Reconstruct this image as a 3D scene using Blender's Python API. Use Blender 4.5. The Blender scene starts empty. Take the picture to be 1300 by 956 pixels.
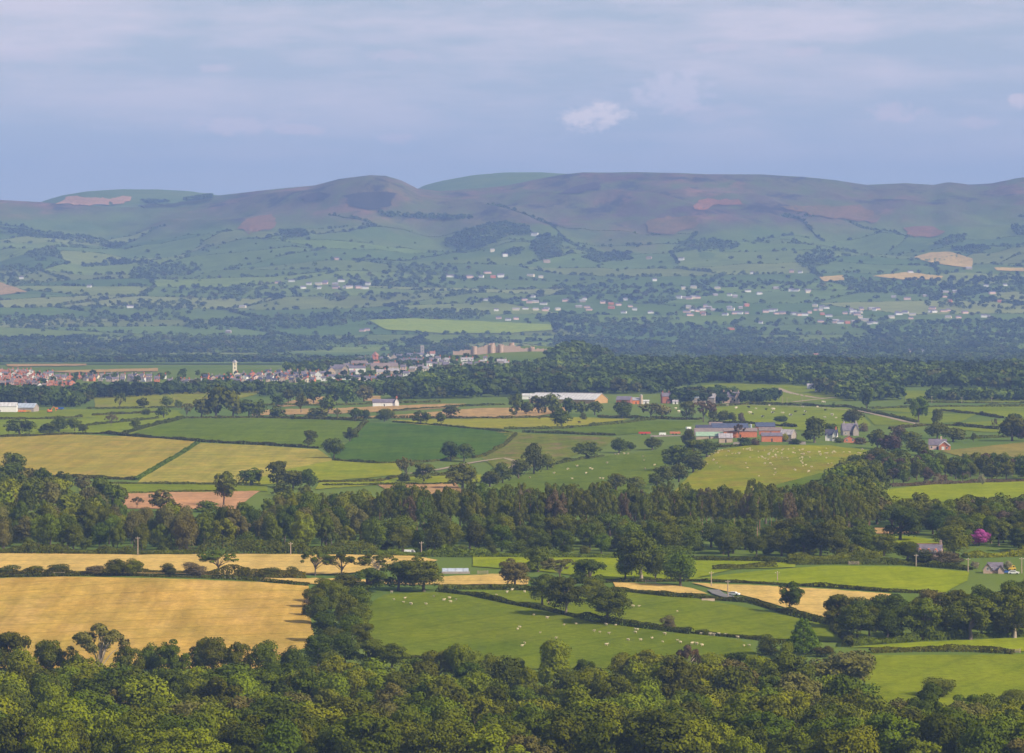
import bpy, math, random
import numpy as np
from mathutils import Vector, Matrix
from mathutils.geometry import delaunay_2d_cdt

random.seed(7)
RNG = np.random.default_rng(11)
SC = bpy.context.scene
COL = SC.collection
W, H, FP = 1300.0, 956.0, 6000.0
CAMZ, YH = 221.0, 325.6
TH = math.atan((H / 2 - YH) / FP)
CT, ST = math.cos(TH), math.sin(TH)

# ------------------------------------------------------------------ helpers
def tag(o, label=None, cat=None, group=None, kind=None):
    if label: o['label'] = label
    if cat: o['category'] = cat
    if group: o['group'] = group
    if kind: o['kind'] = kind
    return o

def mesh_np(name, v, f, mats=(), mi=None, smooth=False):
    """v (n,3) array, f (m,k) array with k 3 or 4, or a list of tuples"""
    me = bpy.data.meshes.new(name)
    v = np.asarray(v, dtype=np.float32)
    if isinstance(f, np.ndarray):
        n, k = f.shape
        me.vertices.add(len(v)); me.vertices.foreach_set('co', v.ravel())
        me.loops.add(n * k); me.loops.foreach_set('vertex_index', f.astype(np.int32).ravel())
        me.polygons.add(n)
        me.polygons.foreach_set('loop_start', np.arange(0, n * k, k, dtype=np.int32))
        try: me.polygons.foreach_set('loop_total', np.full(n, k, dtype=np.int32))
        except Exception: pass
    else:
        me.from_pydata([tuple(p) for p in v.tolist()], [], [tuple(q) for q in f])
    for m in mats: me.materials.append(m)
    if mi is not None: me.polygons.foreach_set('material_index', np.asarray(mi, dtype=np.int32))
    me.polygons.foreach_set('use_smooth', np.full(len(me.polygons), smooth))
    me.update(calc_edges=True)
    return me

def link(name, me, parent=None, loc=None):
    o = bpy.data.objects.new(name, me); COL.objects.link(o)
    if parent is not None: o.parent = parent
    if loc is not None: o.location = loc
    return o

# ------------------------------------------------------------------ noise
def _hash(ix, iy, seed):
    h = (ix * 374761393 + iy * 668265263 + seed * 2147483647 * 3) & 0xffffffff
    h = ((h ^ (h >> 13)) * 1274126177) & 0xffffffff
    return ((h ^ (h >> 16)) & 0xffff) / 65535.0

def vnoise(x, y, seed=0):
    x = np.asarray(x, float); y = np.asarray(y, float)
    ix = np.floor(x).astype(np.int64); iy = np.floor(y).astype(np.int64)
    fx = x - ix; fy = y - iy
    fx = fx * fx * fx * (fx * (fx * 6 - 15) + 10); fy = fy * fy * fy * (fy * (fy * 6 - 15) + 10)
    a = _hash(ix, iy, seed); b = _hash(ix + 1, iy, seed); c = _hash(ix, iy + 1, seed); d = _hash(ix + 1, iy + 1, seed)
    return (a * (1 - fx) + b * fx) * (1 - fy) + (c * (1 - fx) + d * fx) * fy * 1.0 - 0.5

def fbm(x, y, seed=0, oct=4):
    s = 0; a = 1
    for k in range(oct):
        s = s + a * vnoise(x * 2 ** k, y * 2 ** k, seed + k * 17); a *= 0.5
    return s

def sstep(a, b, x):
    t = np.clip((x - a) / (b - a), 0, 1); return t * t * (3 - 2 * t)

# ------------------------------------------------------------------ terrain
_PY = [(1390, 956), (1546, 865), (1657, 800), (1824, 740), (1955, 700), (2260, 655), (2600, 615), (2750, 600), (3300, 550),
       (3900, 520), (4400, 500), (5000, 480), (5500, 470), (6200, 464), (7000, 463), (8000, 460), (9000, 449), (9900, 430),
       (10500, 408), (11000, 386), (11800, 353), (12500, 320), (13000, 300), (13700, 270), (14300, 245), (15000, 222)]
_D = np.array([d for d, _ in _PY], float); _Z = CAMZ - (np.array([p for _, p in _PY], float) - YH) * _D / FP
_D = np.concatenate([[0, 30, 300, 700], _D, [16200, 18500, 40000]]); _Z = np.concatenate([[219, 218.5, 172, 116], _Z, [300, 150, 60]])
_DD = np.arange(0, 40000, 10.0); _ZZ = np.interp(_DD, _D, _Z)
for _w in (22, 22):
    k = np.ones(_w) / _w
    near = np.convolve(np.pad(_ZZ, _w, mode='edge'), k, 'same')[_w:-_w]
    _ZZ = near
_S1 = np.array([(-900, 262), (-300, 250), (0, 254), (60, 257), (120, 262), (180, 264), (220, 259), (270, 250), (330, 243), (400, 236), (430, 228), (470, 223), (490, 224),
       (510, 230), (530, 240), (560, 243), (600, 239), (640, 235), (690, 225), (720, 220), (740, 218), (800, 218), (860, 219), (900, 220), (970, 221),
       (1020, 224), (1060, 228), (1100, 234), (1150, 232), (1185, 234.5), (1203, 231), (1230, 234), (1260, 232), (1290, 226), (1320, 223), (1700, 240), (2300, 250)], float)
_S2 = np.array([(-900, 330), (0, 300), (40, 262), (60, 254), (80, 248), (110, 243), (150, 240.5), (200, 240.5), (240, 243), (275, 248), (310, 262), (490, 270), (520, 246), (540, 236), (560, 231),
       (600, 224), (640, 220), (690, 219), (730, 221), (780, 235), (900, 300), (2300, 300)], float)

def zfun(x, y):
    x = np.asarray(x, float); y = np.maximum(np.asarray(y, float), 1.0)
    px = W / 2 + FP * x / y
    z = np.interp(y, _DD, _ZZ)
    # skyline scaling of the far hills
    s1 = CAMZ - (np.interp(px, _S1[:, 0], _S1[:, 1]) - YH) * 15000 / FP
    lo = 45.0
    k = (s1 - lo) / (np.interp(15000, _DD, _ZZ) - lo)
    kk = 1 + (k - 1) * sstep(11500, 14200, y)
    zf = lo + (z - lo) * kk
    z = np.where(z > lo, np.where(y > 10000, zf, z), z)
    # back ridge
    s2 = CAMZ - (np.interp(px, _S2[:, 0], _S2[:, 1]) - YH) * 17000 / FP
    z = np.where(y > 15600, np.maximum(z, (s2) - ((y - 17000) / 1500) ** 2 * 90), z)
    # gullies and spurs on the hills
    g = fbm(x / 620.0 + y / 2600.0, y / 1700.0, 3, 5)
    amp = 110 * sstep(11200, 13200, y) * (1 - 0.93 * sstep(14000, 14900, y))
    z = z + amp * g
    z = z + 20 * fbm(x / 500.0, y / 900.0, 5, 3) * sstep(9800, 11500, y) * (1 - 0.9 * sstep(14000, 14900, y))
    # a heather knoll
    z = z + 45 * np.exp(-((px - 462) / 60) ** 2 - ((y - 13900) / 450) ** 2)
    z = z + 40 * np.exp(-((px - 640) / 70) ** 2 - ((y - 12350) / 380) ** 2)
    # castle hill
    wx = np.where(px < 655, 100.0, 80.0)
    z = z + 9 * np.exp(-((px - 735) / 50) ** 2 - ((y - 5850) / 300) ** 2)
    z = z + 25 * np.exp(-np.abs((px - 655) / wx) ** 2.6 - ((y - 5900) / 330) ** 2)
    # soft undulation of the near farmland
    am = 3.2 * sstep(1500, 1900, y) * (1 - sstep(5200, 6500, y))
    z = z + am * fbm(x / 260.0, y / 420.0, 8, 2)
    # swell under the sheep field, crest of the golden field
    z = z + 5.0 * np.exp(-((px - 960) / 120) ** 2 - ((y - 3050) / 170) ** 2)
    z = z + 3.5 * np.exp(-((px - 180) / 190) ** 2 - ((y - 1810) / 55) ** 2)
    return z

_GT = np.concatenate([np.arange(1200, 3200, 22.0), np.arange(3200, 7000, 45.0), np.arange(7000, 17600, 90.0)])
def G(pts):
    """photo pixels (1300 x 956) -> points on the terrain"""
    pts = np.atleast_2d(np.asarray(pts, float)); out = np.zeros((len(pts), 3))
    for s in range(0, len(pts), 400):
        p = pts[s:s + 400]
        a = (p[:, 0] - W / 2) / FP; b = -(p[:, 1] - H / 2) / FP
        dy = CT + b * ST; dz = b * CT - ST; sx = a / dy; sz = dz / dy
        y = _GT[None, :]; X = sx[:, None] * y; Z = CAMZ + sz[:, None] * y
        d = Z - zfun(X, np.broadcast_to(y, X.shape))
        hit = d < 0
        i = np.where(hit.any(1), hit.argmax(1), len(_GT) - 1); i = np.maximum(i, 1)
        r = np.arange(len(p)); d0 = d[r, i - 1]; d1 = d[r, i]
        t = np.where(np.abs(d0 - d1) > 1e-9, d0 / (d0 - d1), 1.0); t = np.clip(t, 0, 1)
        yy = _GT[i - 1] * (1 - t) + _GT[i] * t
        for _ in range(3):                                        # refine the hit
            e = CAMZ + sz[:, 0] * yy - zfun(sx[:, 0] * yy, yy) if sx.ndim == 2 else CAMZ + sz * yy - zfun(sx * yy, yy)
            slope = (d1 - d0) / (_GT[i] - _GT[i - 1]); slope = np.where(np.abs(slope) > 1e-6, slope, -0.05)
            yy = np.clip(yy - e / slope, _GT[i - 1], _GT[i])
        xx = sx * yy
        out[s:s + 400] = np.stack([xx, yy, zfun(xx, yy)], 1)
    return out

def g1(px, py): return G([(px, py)])[0]

def proj(P):
    P = np.atleast_2d(P); x = P[:, 0]; y = P[:, 1]; z = P[:, 2] - CAMZ
    dep = y * CT - z * ST; up = y * ST + z * CT
    return np.stack([W / 2 + FP * x / dep, H / 2 - FP * up / dep], 1)

def inpoly(pts, poly):
    x = pts[:, 0]; y = pts[:, 1]; c = np.zeros(len(pts), bool); n = len(poly); j = n - 1
    for i in range(n):
        xi, yi = poly[i]; xj, yj = poly[j]
        if yi != yj: c ^= ((yi > y) != (yj > y)) & (x < (xj - xi) * (y - yi) / (yj - yi) + xi)
        j = i
    return c

# ------------------------------------------------------------------ materials
def mat(name, base=(0.5, 0.5, 0.5), rough=0.9, spec=0.2):
    m = bpy.data.materials.new(name); m.use_nodes = True
    nt = m.node_tree; b = nt.nodes['Principled BSDF']
    b.inputs['Base Color'].default_value = (*base, 1); b.inputs['Roughness'].default_value = rough
    b.inputs['Specular IOR Level'].default_value = spec
    return m, nt, b

def N(nt, t, **kw):
    n = nt.nodes.new(t)
    for k, v in kw.items(): setattr(n, k, v)
    return n

def noise_node(nt, vec, scale, detail=3, rough=0.55, sx=1, sy=1, sz=1, rot=0):
    mp = N(nt, 'ShaderNodeMapping'); mp.inputs['Scale'].default_value = (sx, sy, sz); mp.inputs['Rotation'].default_value = (0, 0, rot)
    nt.links.new(vec, mp.inputs['Vector'])
    n = N(nt, 'ShaderNodeTexNoise'); n.inputs['Scale'].default_value = scale; n.inputs['Detail'].default_value = detail; n.inputs['Roughness'].default_value = rough
    nt.links.new(mp.outputs[0], n.inputs['Vector'])
    return n.outputs['Fac']

def ramp(nt, fac, stops):
    r = N(nt, 'ShaderNodeValToRGB'); e = r.color_ramp.elements
    while len(e) < len(stops): e.new(0.5)
    for k, (p, c) in enumerate(stops): e[k].position = p; e[k].color = (*c, 1) if len(c) == 3 else c
    nt.links.new(fac, r.inputs[0]); return r.outputs[0]

def mixc(nt, fac, a, b, mode='MIX'):
    m = N(nt, 'ShaderNodeMix'); m.data_type = 'RGBA'; m.blend_type = mode
    for sock, v in ((m.inputs[0], fac), (m.inputs[6], a), (m.inputs[7], b)):
        if isinstance(v, (int, float)): sock.default_value = v
        elif isinstance(v, tuple): sock.default_value = (*v, 1) if len(v) == 3 else v
        else: nt.links.new(v, sock)
    return m.outputs[2]

def mathn(nt, op, a, b=None, c=None, clamp=False):
    m = N(nt, 'ShaderNodeMath', operation=op); m.use_clamp = clamp
    for k, v in enumerate((a, b, c)):
        if v is None: continue
        if isinstance(v, (int, float)): m.inputs[k].default_value = v
        else: nt.links.new(v, m.inputs[k])
    return m.outputs[0]

_fm = {}
def field_mat(c1, c2, stripe=0.0, ang=0.0, sc=1.0, c3=None, tram=0.0):
    """crop or pasture: two colours mixed by soft world-size noise, optional drill lines"""
    def warm(c):
        return c if c is None else ((c[0] * 1.05, c[1] * 1.0, c[2] * 0.8) if c[1] <= c[0] * 0.98 else (c[0] * 1.22, c[1] * 1.15, c[2] * 0.33))
    c1, c2, c3 = warm(c1), warm(c2), warm(c3)
    key = (c1, c2, stripe, ang, sc, c3, tram)
    if key in _fm: return _fm[key]
    m, nt, b = mat('field_surface', c1, 1.0, 0.0)
    tc = N(nt, 'ShaderNodeTexCoord').outputs['Object']
    n1 = noise_node(nt, tc, 0.012 * sc, 5, 0.62)
    col = mixc(nt, ramp(nt, n1, [(0.36, (0, 0, 0)), (0.64, (1, 1, 1))]), c1, c2)
    if c3:
        n3 = noise_node(nt, tc, 0.03 * sc, 4, 0.6, sx=1, sy=0.35, rot=ang)
        col = mixc(nt, ramp(nt, n3, [(0.5, (0, 0, 0)), (0.7, (1, 1, 1))]), col, c3)
    n2 = noise_node(nt, tc, 0.35, 4, 0.7)
    n5 = noise_node(nt, tc, 0.045, 6, 0.72, sx=1, sy=0.5, rot=ang + 0.5)
    col = mixc(nt, 1.0, col, ramp(nt, n5, [(0.33, (0.80, 0.84, 0.80)), (0.5, (1, 1, 1)), (0.68, (1.18, 1.13, 1.05))]), 'MULTIPLY')
    col = mixc(nt, 0.6, col, ramp(nt, n2, [(0.3, (0.62, 0.62, 0.62)), (0.7, (1.3, 1.3, 1.3))]), 'MULTIPLY')
    wv = N(nt, 'ShaderNodeMapping'); wv.inputs['Rotation'].default_value = (0, 0, ang + 0.35); nt.links.new(tc, wv.inputs['Vector'])
    w5 = N(nt, 'ShaderNodeTexWave'); w5.inputs['Scale'].default_value = 0.013; w5.inputs['Distortion'].default_value = 0.8; w5.inputs['Detail'].default_value = 1; w5.inputs['Detail Scale'].default_value = 0.2; nt.links.new(wv.outputs[0], w5.inputs['Vector'])
    col = mixc(nt, 0.65 if stripe > 0.2 else 0.5, col, ramp(nt, w5.outputs['Fac'], [(0.0, (0.72, 0.76, 0.68)), (0.07, (1, 1, 1))]), 'MULTIPLY')
    if stripe:
        n4 = noise_node(nt, tc, 0.16, 3, 0.6, sx=1.0, sy=0.035, rot=ang)
        col = mixc(nt, stripe, col, ramp(nt, n4, [(0.35, (0.66, 0.63, 0.55)), (0.62, (1.25, 1.22, 1.2))]), 'MULTIPLY')
    if tram:
        mp = N(nt, 'ShaderNodeMapping'); mp.inputs['Rotation'].default_value = (0, 0, ang); nt.links.new(tc, mp.inputs['Vector'])
        w = N(nt, 'ShaderNodeTexWave'); w.inputs['Scale'].default_value = 0.02; w.inputs['Distortion'].default_value = 1.2; w.inputs['Detail'].default_value = 1
        w.inputs['Detail Scale'].default_value = 0.4
        nt.links.new(mp.outputs[0], w.inputs['Vector'])
        col = mixc(nt, tram, col, ramp(nt, w.outputs['Fac'], [(0.0, (0.7, 0.75, 0.6)), (0.12, (1, 1, 1))]), 'MULTIPLY')
    nt.links.new(col, b.inputs['Base Color'])
    bp = N(nt, 'ShaderNodeBump'); bp.inputs['Distance'].default_value = 0.6; bp.inputs['Strength'].default_value = 0.5
    nt.links.new(n2, bp.inputs['Height']); nt.links.new(bp.outputs[0], b.inputs['Normal'])
    _fm[key] = m
    return m

def leaf_mat(name, c1, c2, hue=0.05, val=0.35, trans=0.0):
    if c1[1] > c1[0] * 0.95: c1 = (c1[0] * 0.84, c1[1] * 0.80, c1[2] * 0.2); c2 = (c2[0] * 1.35, c2[1] * 1.34, c2[2] * 0.3)
    m, nt, b = mat(name, c1, 0.9, 0.02)
    oi = N(nt, 'ShaderNodeObjectInfo'); tc = N(nt, 'ShaderNodeTexCoord').outputs['Object']
    n = noise_node(nt, tc, 0.35, 3, 0.6)
    col = mixc(nt, ramp(nt, n, [(0.35, (0, 0, 0)), (0.65, (1, 1, 1))]), c1, c2)
    hs = N(nt, 'ShaderNodeHueSaturation'); nt.links.new(col, hs.inputs['Color'])
    r = oi.outputs['Random']
    nt.links.new(mathn(nt, 'MULTIPLY_ADD', r, hue, 0.5 - hue * 0.8), hs.inputs['Hue'])
    r2 = mathn(nt, 'FRACT', mathn(nt, 'MULTIPLY', r, 7.31))
    nt.links.new(mathn(nt, 'MULTIPLY_ADD', r2, val * 2, 1 - val), hs.inputs['Value'])
    nt.links.new(hs.outputs[0], b.inputs['Base Color'])
    return m

# leaf palettes (albedo)
M = {}
M['oak'] = leaf_mat('oak_foliage', (0.060, 0.082, 0.014), (0.085, 0.110, 0.020), 0.05, 0.32)
M['broad'] = leaf_mat('broadleaf_foliage', (0.058, 0.090, 0.014), (0.095, 0.128, 0.020), 0.06, 0.42)
M['bright'] = leaf_mat('fresh_foliage', (0.105, 0.145, 0.014), (0.165, 0.195, 0.020), 0.04, 0.20)
M['olive'] = leaf_mat('olive_foliage', (0.125, 0.115, 0.022), (0.150, 0.145, 0.030), 0.03, 0.15)
M['pine'] = leaf_mat('pine_foliage', (0.085, 0.105, 0.022), (0.105, 0.120, 0.030), 0.03, 0.25)
M['conifer'] = leaf_mat('conifer_foliage', (0.050, 0.105, 0.012), (0.085, 0.150, 0.018), 0.03, 0.10)
M['brown'] = leaf_mat('brown_foliage', (0.115, 0.090, 0.035), (0.15, 0.120, 0.05), 0.04, 0.2)
M['copper'] = leaf_mat('copper_foliage', (0.085, 0.062, 0.035), (0.11, 0.08, 0.04), 0.04, 0.2)
M['hedge'] = leaf_mat('hedge_foliage', (0.058, 0.068, 0.018), (0.082, 0.090, 0.024), 0.05, 0.25)
M['blossom'] = leaf_mat('cream_blossom', (0.32, 0.29, 0.17), (0.16, 0.17, 0.06), 0.02, 0.2)
M['magenta'] = leaf_mat('magenta_blossom', (0.50, 0.09, 0.34), (0.30, 0.06, 0.20), 0.01, 0.1)
M['yellowbush'] = leaf_mat('golden_foliage', (0.33, 0.32, 0.03), (0.22, 0.25, 0.03), 0.02, 0.1)
M['far'] = leaf_mat('distant_foliage', (0.040, 0.064, 0.016), (0.066, 0.085, 0.020), 0.0, 0.0)
_b = mat('bark', (0.13, 0.10, 0.07), 0.9); M['bark'] = _b[0]
_n = noise_node(_b[1], N(_b[1], 'ShaderNodeTexCoord').outputs['Object'], 3.0, 4)
_b[1].links.new(ramp(_b[1], _n, [(0.3, (0.085, 0.065, 0.045)), (0.7, (0.19, 0.15, 0.11))]), _b[2].inputs['Base Color'])
_b = mat('pale_bark', (0.4, 0.33, 0.23), 0.9); M['palebark'] = _b[0]
_n = noise_node(_b[1], N(_b[1], 'ShaderNodeTexCoord').outputs['Object'], 3.0, 4)
_b[1].links.new(ramp(_b[1], _n, [(0.3, (0.26, 0.20, 0.14)), (0.7, (0.48, 0.40, 0.29))]), _b[2].inputs['Base Color'])
_b = mat('pine_bark', (0.24, 0.12, 0.07), 0.9); M['pinebark'] = _b[0]
_n = noise_node(_b[1], N(_b[1], 'ShaderNodeTexCoord').outputs['Object'], 3.0, 4)
_b[1].links.new(ramp(_b[1], _n, [(0.3, (0.20, 0.11, 0.065)), (0.7, (0.42, 0.25, 0.17))]), _b[2].inputs['Base Color'])

# ------------------------------------------------------------------ camera, light, air
def setup():
    cam = bpy.data.cameras.new('camera'); co = bpy.data.objects.new('camera', cam); COL.objects.link(co)
    cam.sensor_width = 36; cam.lens = FP / W * 36; cam.clip_start = 1; cam.clip_end = 90000
    co.location = (0, 0, CAMZ); co.rotation_euler = (math.pi / 2 - TH, 0, 0); SC.camera = co
    EL, AZ = math.radians(SUN_EL), math.radians(SUN_AZ)      # azimuth clockwise from the view axis (+Y)
    sd = Vector((math.sin(AZ) * math.cos(EL), math.cos(AZ) * math.cos(EL), math.sin(EL)))
    l = bpy.data.lights.new('sun', 'SUN'); l.energy = SUN_E; l.angle = math.radians(0.5); l.color = (1.0, 0.88, 0.68)
    lo = bpy.data.objects.new('sun', l); COL.objects.link(lo); lo.rotation_euler = sd.to_track_quat('Z', 'Y').to_euler(); lo.location = (0, 0, 900)
    w = bpy.data.worlds.new('World'); SC.world = w; w.use_nodes = True; nt = w.node_tree; bg = nt.nodes['Background']
    sky = N(nt, 'ShaderNodeTexSky'); sky.sky_type = 'NISHITA'; sky.sun_disc = False; sky.sun_elevation = EL; sky.sun_rotation = AZ
    sky.altitude = 200; sky.air_density = 1.0; sky.dust_density = 0.6; sky.ozone_density = 2.0
    tc = N(nt, 'ShaderNodeTexCoord').outputs['Generated']
    sep = N(nt, 'ShaderNodeSeparateXYZ'); nt.links.new(tc, sep.inputs[0])
    z = sep.outputs[2]
    # low band of the sky: pale lavender blue veil in front of the clear sky
    band = ramp(nt, z, [(0.0, (1, 1, 1)), (0.25, (0, 0, 0))])
    veil = ramp(nt, mathn(nt, 'MULTIPLY', z, 15.0), SKY_VEIL)
    col = mixc(nt, mathn(nt, 'MULTIPLY', band, 0.93), sky.outputs[0], veil)
    # thin cloud: long streaks of soft cloud low over the horizon, thicker higher up
    n1 = noise_node(nt, tc, 1.0, 6, 0.55, sx=14, sy=14, sz=110)
    n2 = noise_node(nt, tc, 1.0, 7, 0.6, sx=34, sy=34, sz=150)
    lift = ramp(nt, mathn(nt, 'MULTIPLY', z, 15.0), [(0.0, (0, 0, 0)), (0.2, (0.1, 0.1, 0.1)), (0.48, (0.7, 0.7, 0.7)), (0.66, (1, 1, 1))])
    s = mathn(nt, 'MULTIPLY', ramp(nt, mathn(nt, 'ADD', mathn(nt, 'MULTIPLY', n1, 0.6), mathn(nt, 'MULTIPLY', n2, 0.4)), [(0.44, (0, 0, 0)), (0.60, (1, 1, 1))]), lift)
    col = mixc(nt, mathn(nt, 'MULTIPLY', s, 0.9), col, CLOUD_THIN)
    # small cumulus: soft lumps at their own bearings and heights
    lumpn = noise_node(nt, tc, 1.0, 5, 0.6, sx=FP / 22, sy=FP / 22, sz=FP / 13)
    def lump(px, py, wpx, hpx, amt, colr, seed, thr=0.5):
        nonlocal col
        b = -(py - H / 2) / FP; dx = (px - W / 2) / FP; dy = CT + b * ST; dz = b * CT - ST
        L = math.sqrt(dx * dx + dy * dy + dz * dz); c = (dx / L, dy / L, dz / L)
        mp = N(nt, 'ShaderNodeMapping'); mp.vector_type = 'POINT'
        mp.inputs['Location'].default_value = (-c[0] * FP / wpx, 0, -c[2] * FP / hpx); mp.inputs['Scale'].default_value = (FP / wpx, 0, FP / hpx)
        nt.links.new(tc, mp.inputs['Vector'])
        sp = N(nt, 'ShaderNodeSeparateXYZ'); nt.links.new(mp.outputs[0], sp.inputs[0])
        r2 = mathn(nt, 'ADD', mathn(nt, 'POWER', sp.outputs[0], 2.0), mathn(nt, 'POWER', mathn(nt, 'ABSOLUTE', sp.outputs[2]), 2.0))
        front = mathn(nt, 'GREATER_THAN', sep.outputs[1], 0.0)
        f = mathn(nt, 'SUBTRACT', 1.0, r2)
        f = mathn(nt, 'MULTIPLY_ADD', mathn(nt, 'SUBTRACT', lumpn, 0.5), 3.4, f)
        f = ramp(nt, f, [(0.0, (0, 0, 0)), (thr, (1, 1, 1))])
        f = mathn(nt, 'MULTIPLY', mathn(nt, 'MULTIPLY', f, amt), front)
        col = mixc(nt, f, col, colr)
    for a in CUMULUS: lump(*a)
    nt.links.new(col, bg.inputs['Color']); bg.inputs['Strength'].default_value = SKY_S
    w.cycles.sampling_method = 'MANUAL'; w.cycles.sample_map_resolution = 256
    # haze
    x0, x1, y0, y1, z0, z1 = -5200, 5200, -300, 21500, -60, 640
    v = [(x, y, z) for z in (z0, z1) for y in (y0, y1) for x in (x0, x1)]
    f = [(0, 2, 3, 1), (4, 5, 7, 6), (0, 1, 5, 4), (2, 6, 7, 3), (0, 4, 6, 2), (1, 3, 7, 5)]
    m = bpy.data.materials.new('haze_air'); m.use_nodes = True; nt = m.node_tree; m.cycles.homogeneous_volume = True
    for n in list(nt.nodes):
        if n.type == 'BSDF_PRINCIPLED': nt.nodes.remove(n)
    pv = N(nt, 'ShaderNodeVolumePrincipled'); pv.inputs['Color'].default_value = (*HAZE_C, 1); pv.inputs['Density'].default_value = HAZE_D; pv.inputs['Anisotropy'].default_value = 0.0
    nt.links.new(pv.outputs[0], nt.nodes['Material Output'].inputs['Volume'])
    h = link('haze', mesh_np('haze', v, f, [m])); tag(h, 'thin blue summer haze over the valley and the far hills', 'haze', kind='stuff')
    vs = SC.view_settings; vs.view_transform = 'Standard'; vs.look = 'None'; vs.exposure = EXPO; vs.gamma = 1.0; vs.use_curve_mapping = False
    SC.cycles.max_bounces = 4; SC.cycles.diffuse_bounces = 1; SC.cycles.glossy_bounces = 1; SC.cycles.transmission_bounces = 1; SC.cycles.volume_bounces = 0
    SC.cycles.transparent_max_bounces = 4; SC.cycles.use_denoising = True; SC.cycles.use_adaptive_sampling = True; SC.cycles.adaptive_threshold = 0.03

SUN_EL, SUN_AZ, SUN_E = 36.0, 122.0, 5.0
SKY_S = 0.085
SKY_VEIL = [(0.0, (6.2, 6.9, 8.2)), (0.35, (5.0, 5.75, 7.6)), (0.8, (4.9, 5.5, 7.1))]
CLOUD_THIN = (7.6, 7.1, 8.0)
CUMULUS = [(757, 149, 46, 19, 0.95, (9.2, 8.3, 8.7), 3.1, 0.75), (858, 116, 58, 28, 0.8, (7.4, 7.1, 8.2), 7.7, 0.8), (295, 160, 66, 13, 0.85, (7.4, 6.9, 7.9), 1.7, 0.8), (375, 165, 40, 8, 0.61, (7.8, 6.9, 7.8), 2.7, 0.7),
           (500, 70, 50, 9, 0.47, (7.5, 6.8, 7.8), 5.2, 0.8), (275, 87, 26, 6, 0.54, (7.5, 6.8, 7.8), 4.2, 0.7), (1140, 142, 42, 14, 0.57, (7.9, 6.9, 7.8), 9.1, 0.8), (1292, 128, 14, 10, 0.81, (8.2, 7.2, 7.9), 6.3, 0.6),
           (1240, 156, 34, 9, 0.47, (7.8, 6.9, 7.8), 8.2, 0.8), (505, 176, 26, 8, 0.54, (7.6, 6.8, 7.8), 2.2, 0.8), (1020, 66, 28, 9, 0.54, (7.6, 6.8, 7.8), 3.9, 0.8), (910, 60, 34, 9, 0.47, (7.6, 6.8, 7.8), 1.9, 0.8), (25, 68, 60, 14, 0.34, (7.5, 6.8, 7.8), 4.9, 0.9),
           (900, 142, 60, 14, 0.34, (7.5, 6.8, 7.9), 6.6, 0.9)]
HAZE_C, HAZE_D = (0.35, 0.54, 1.0), 5.8e-5
EXPO = 0.30
setup()
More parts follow.
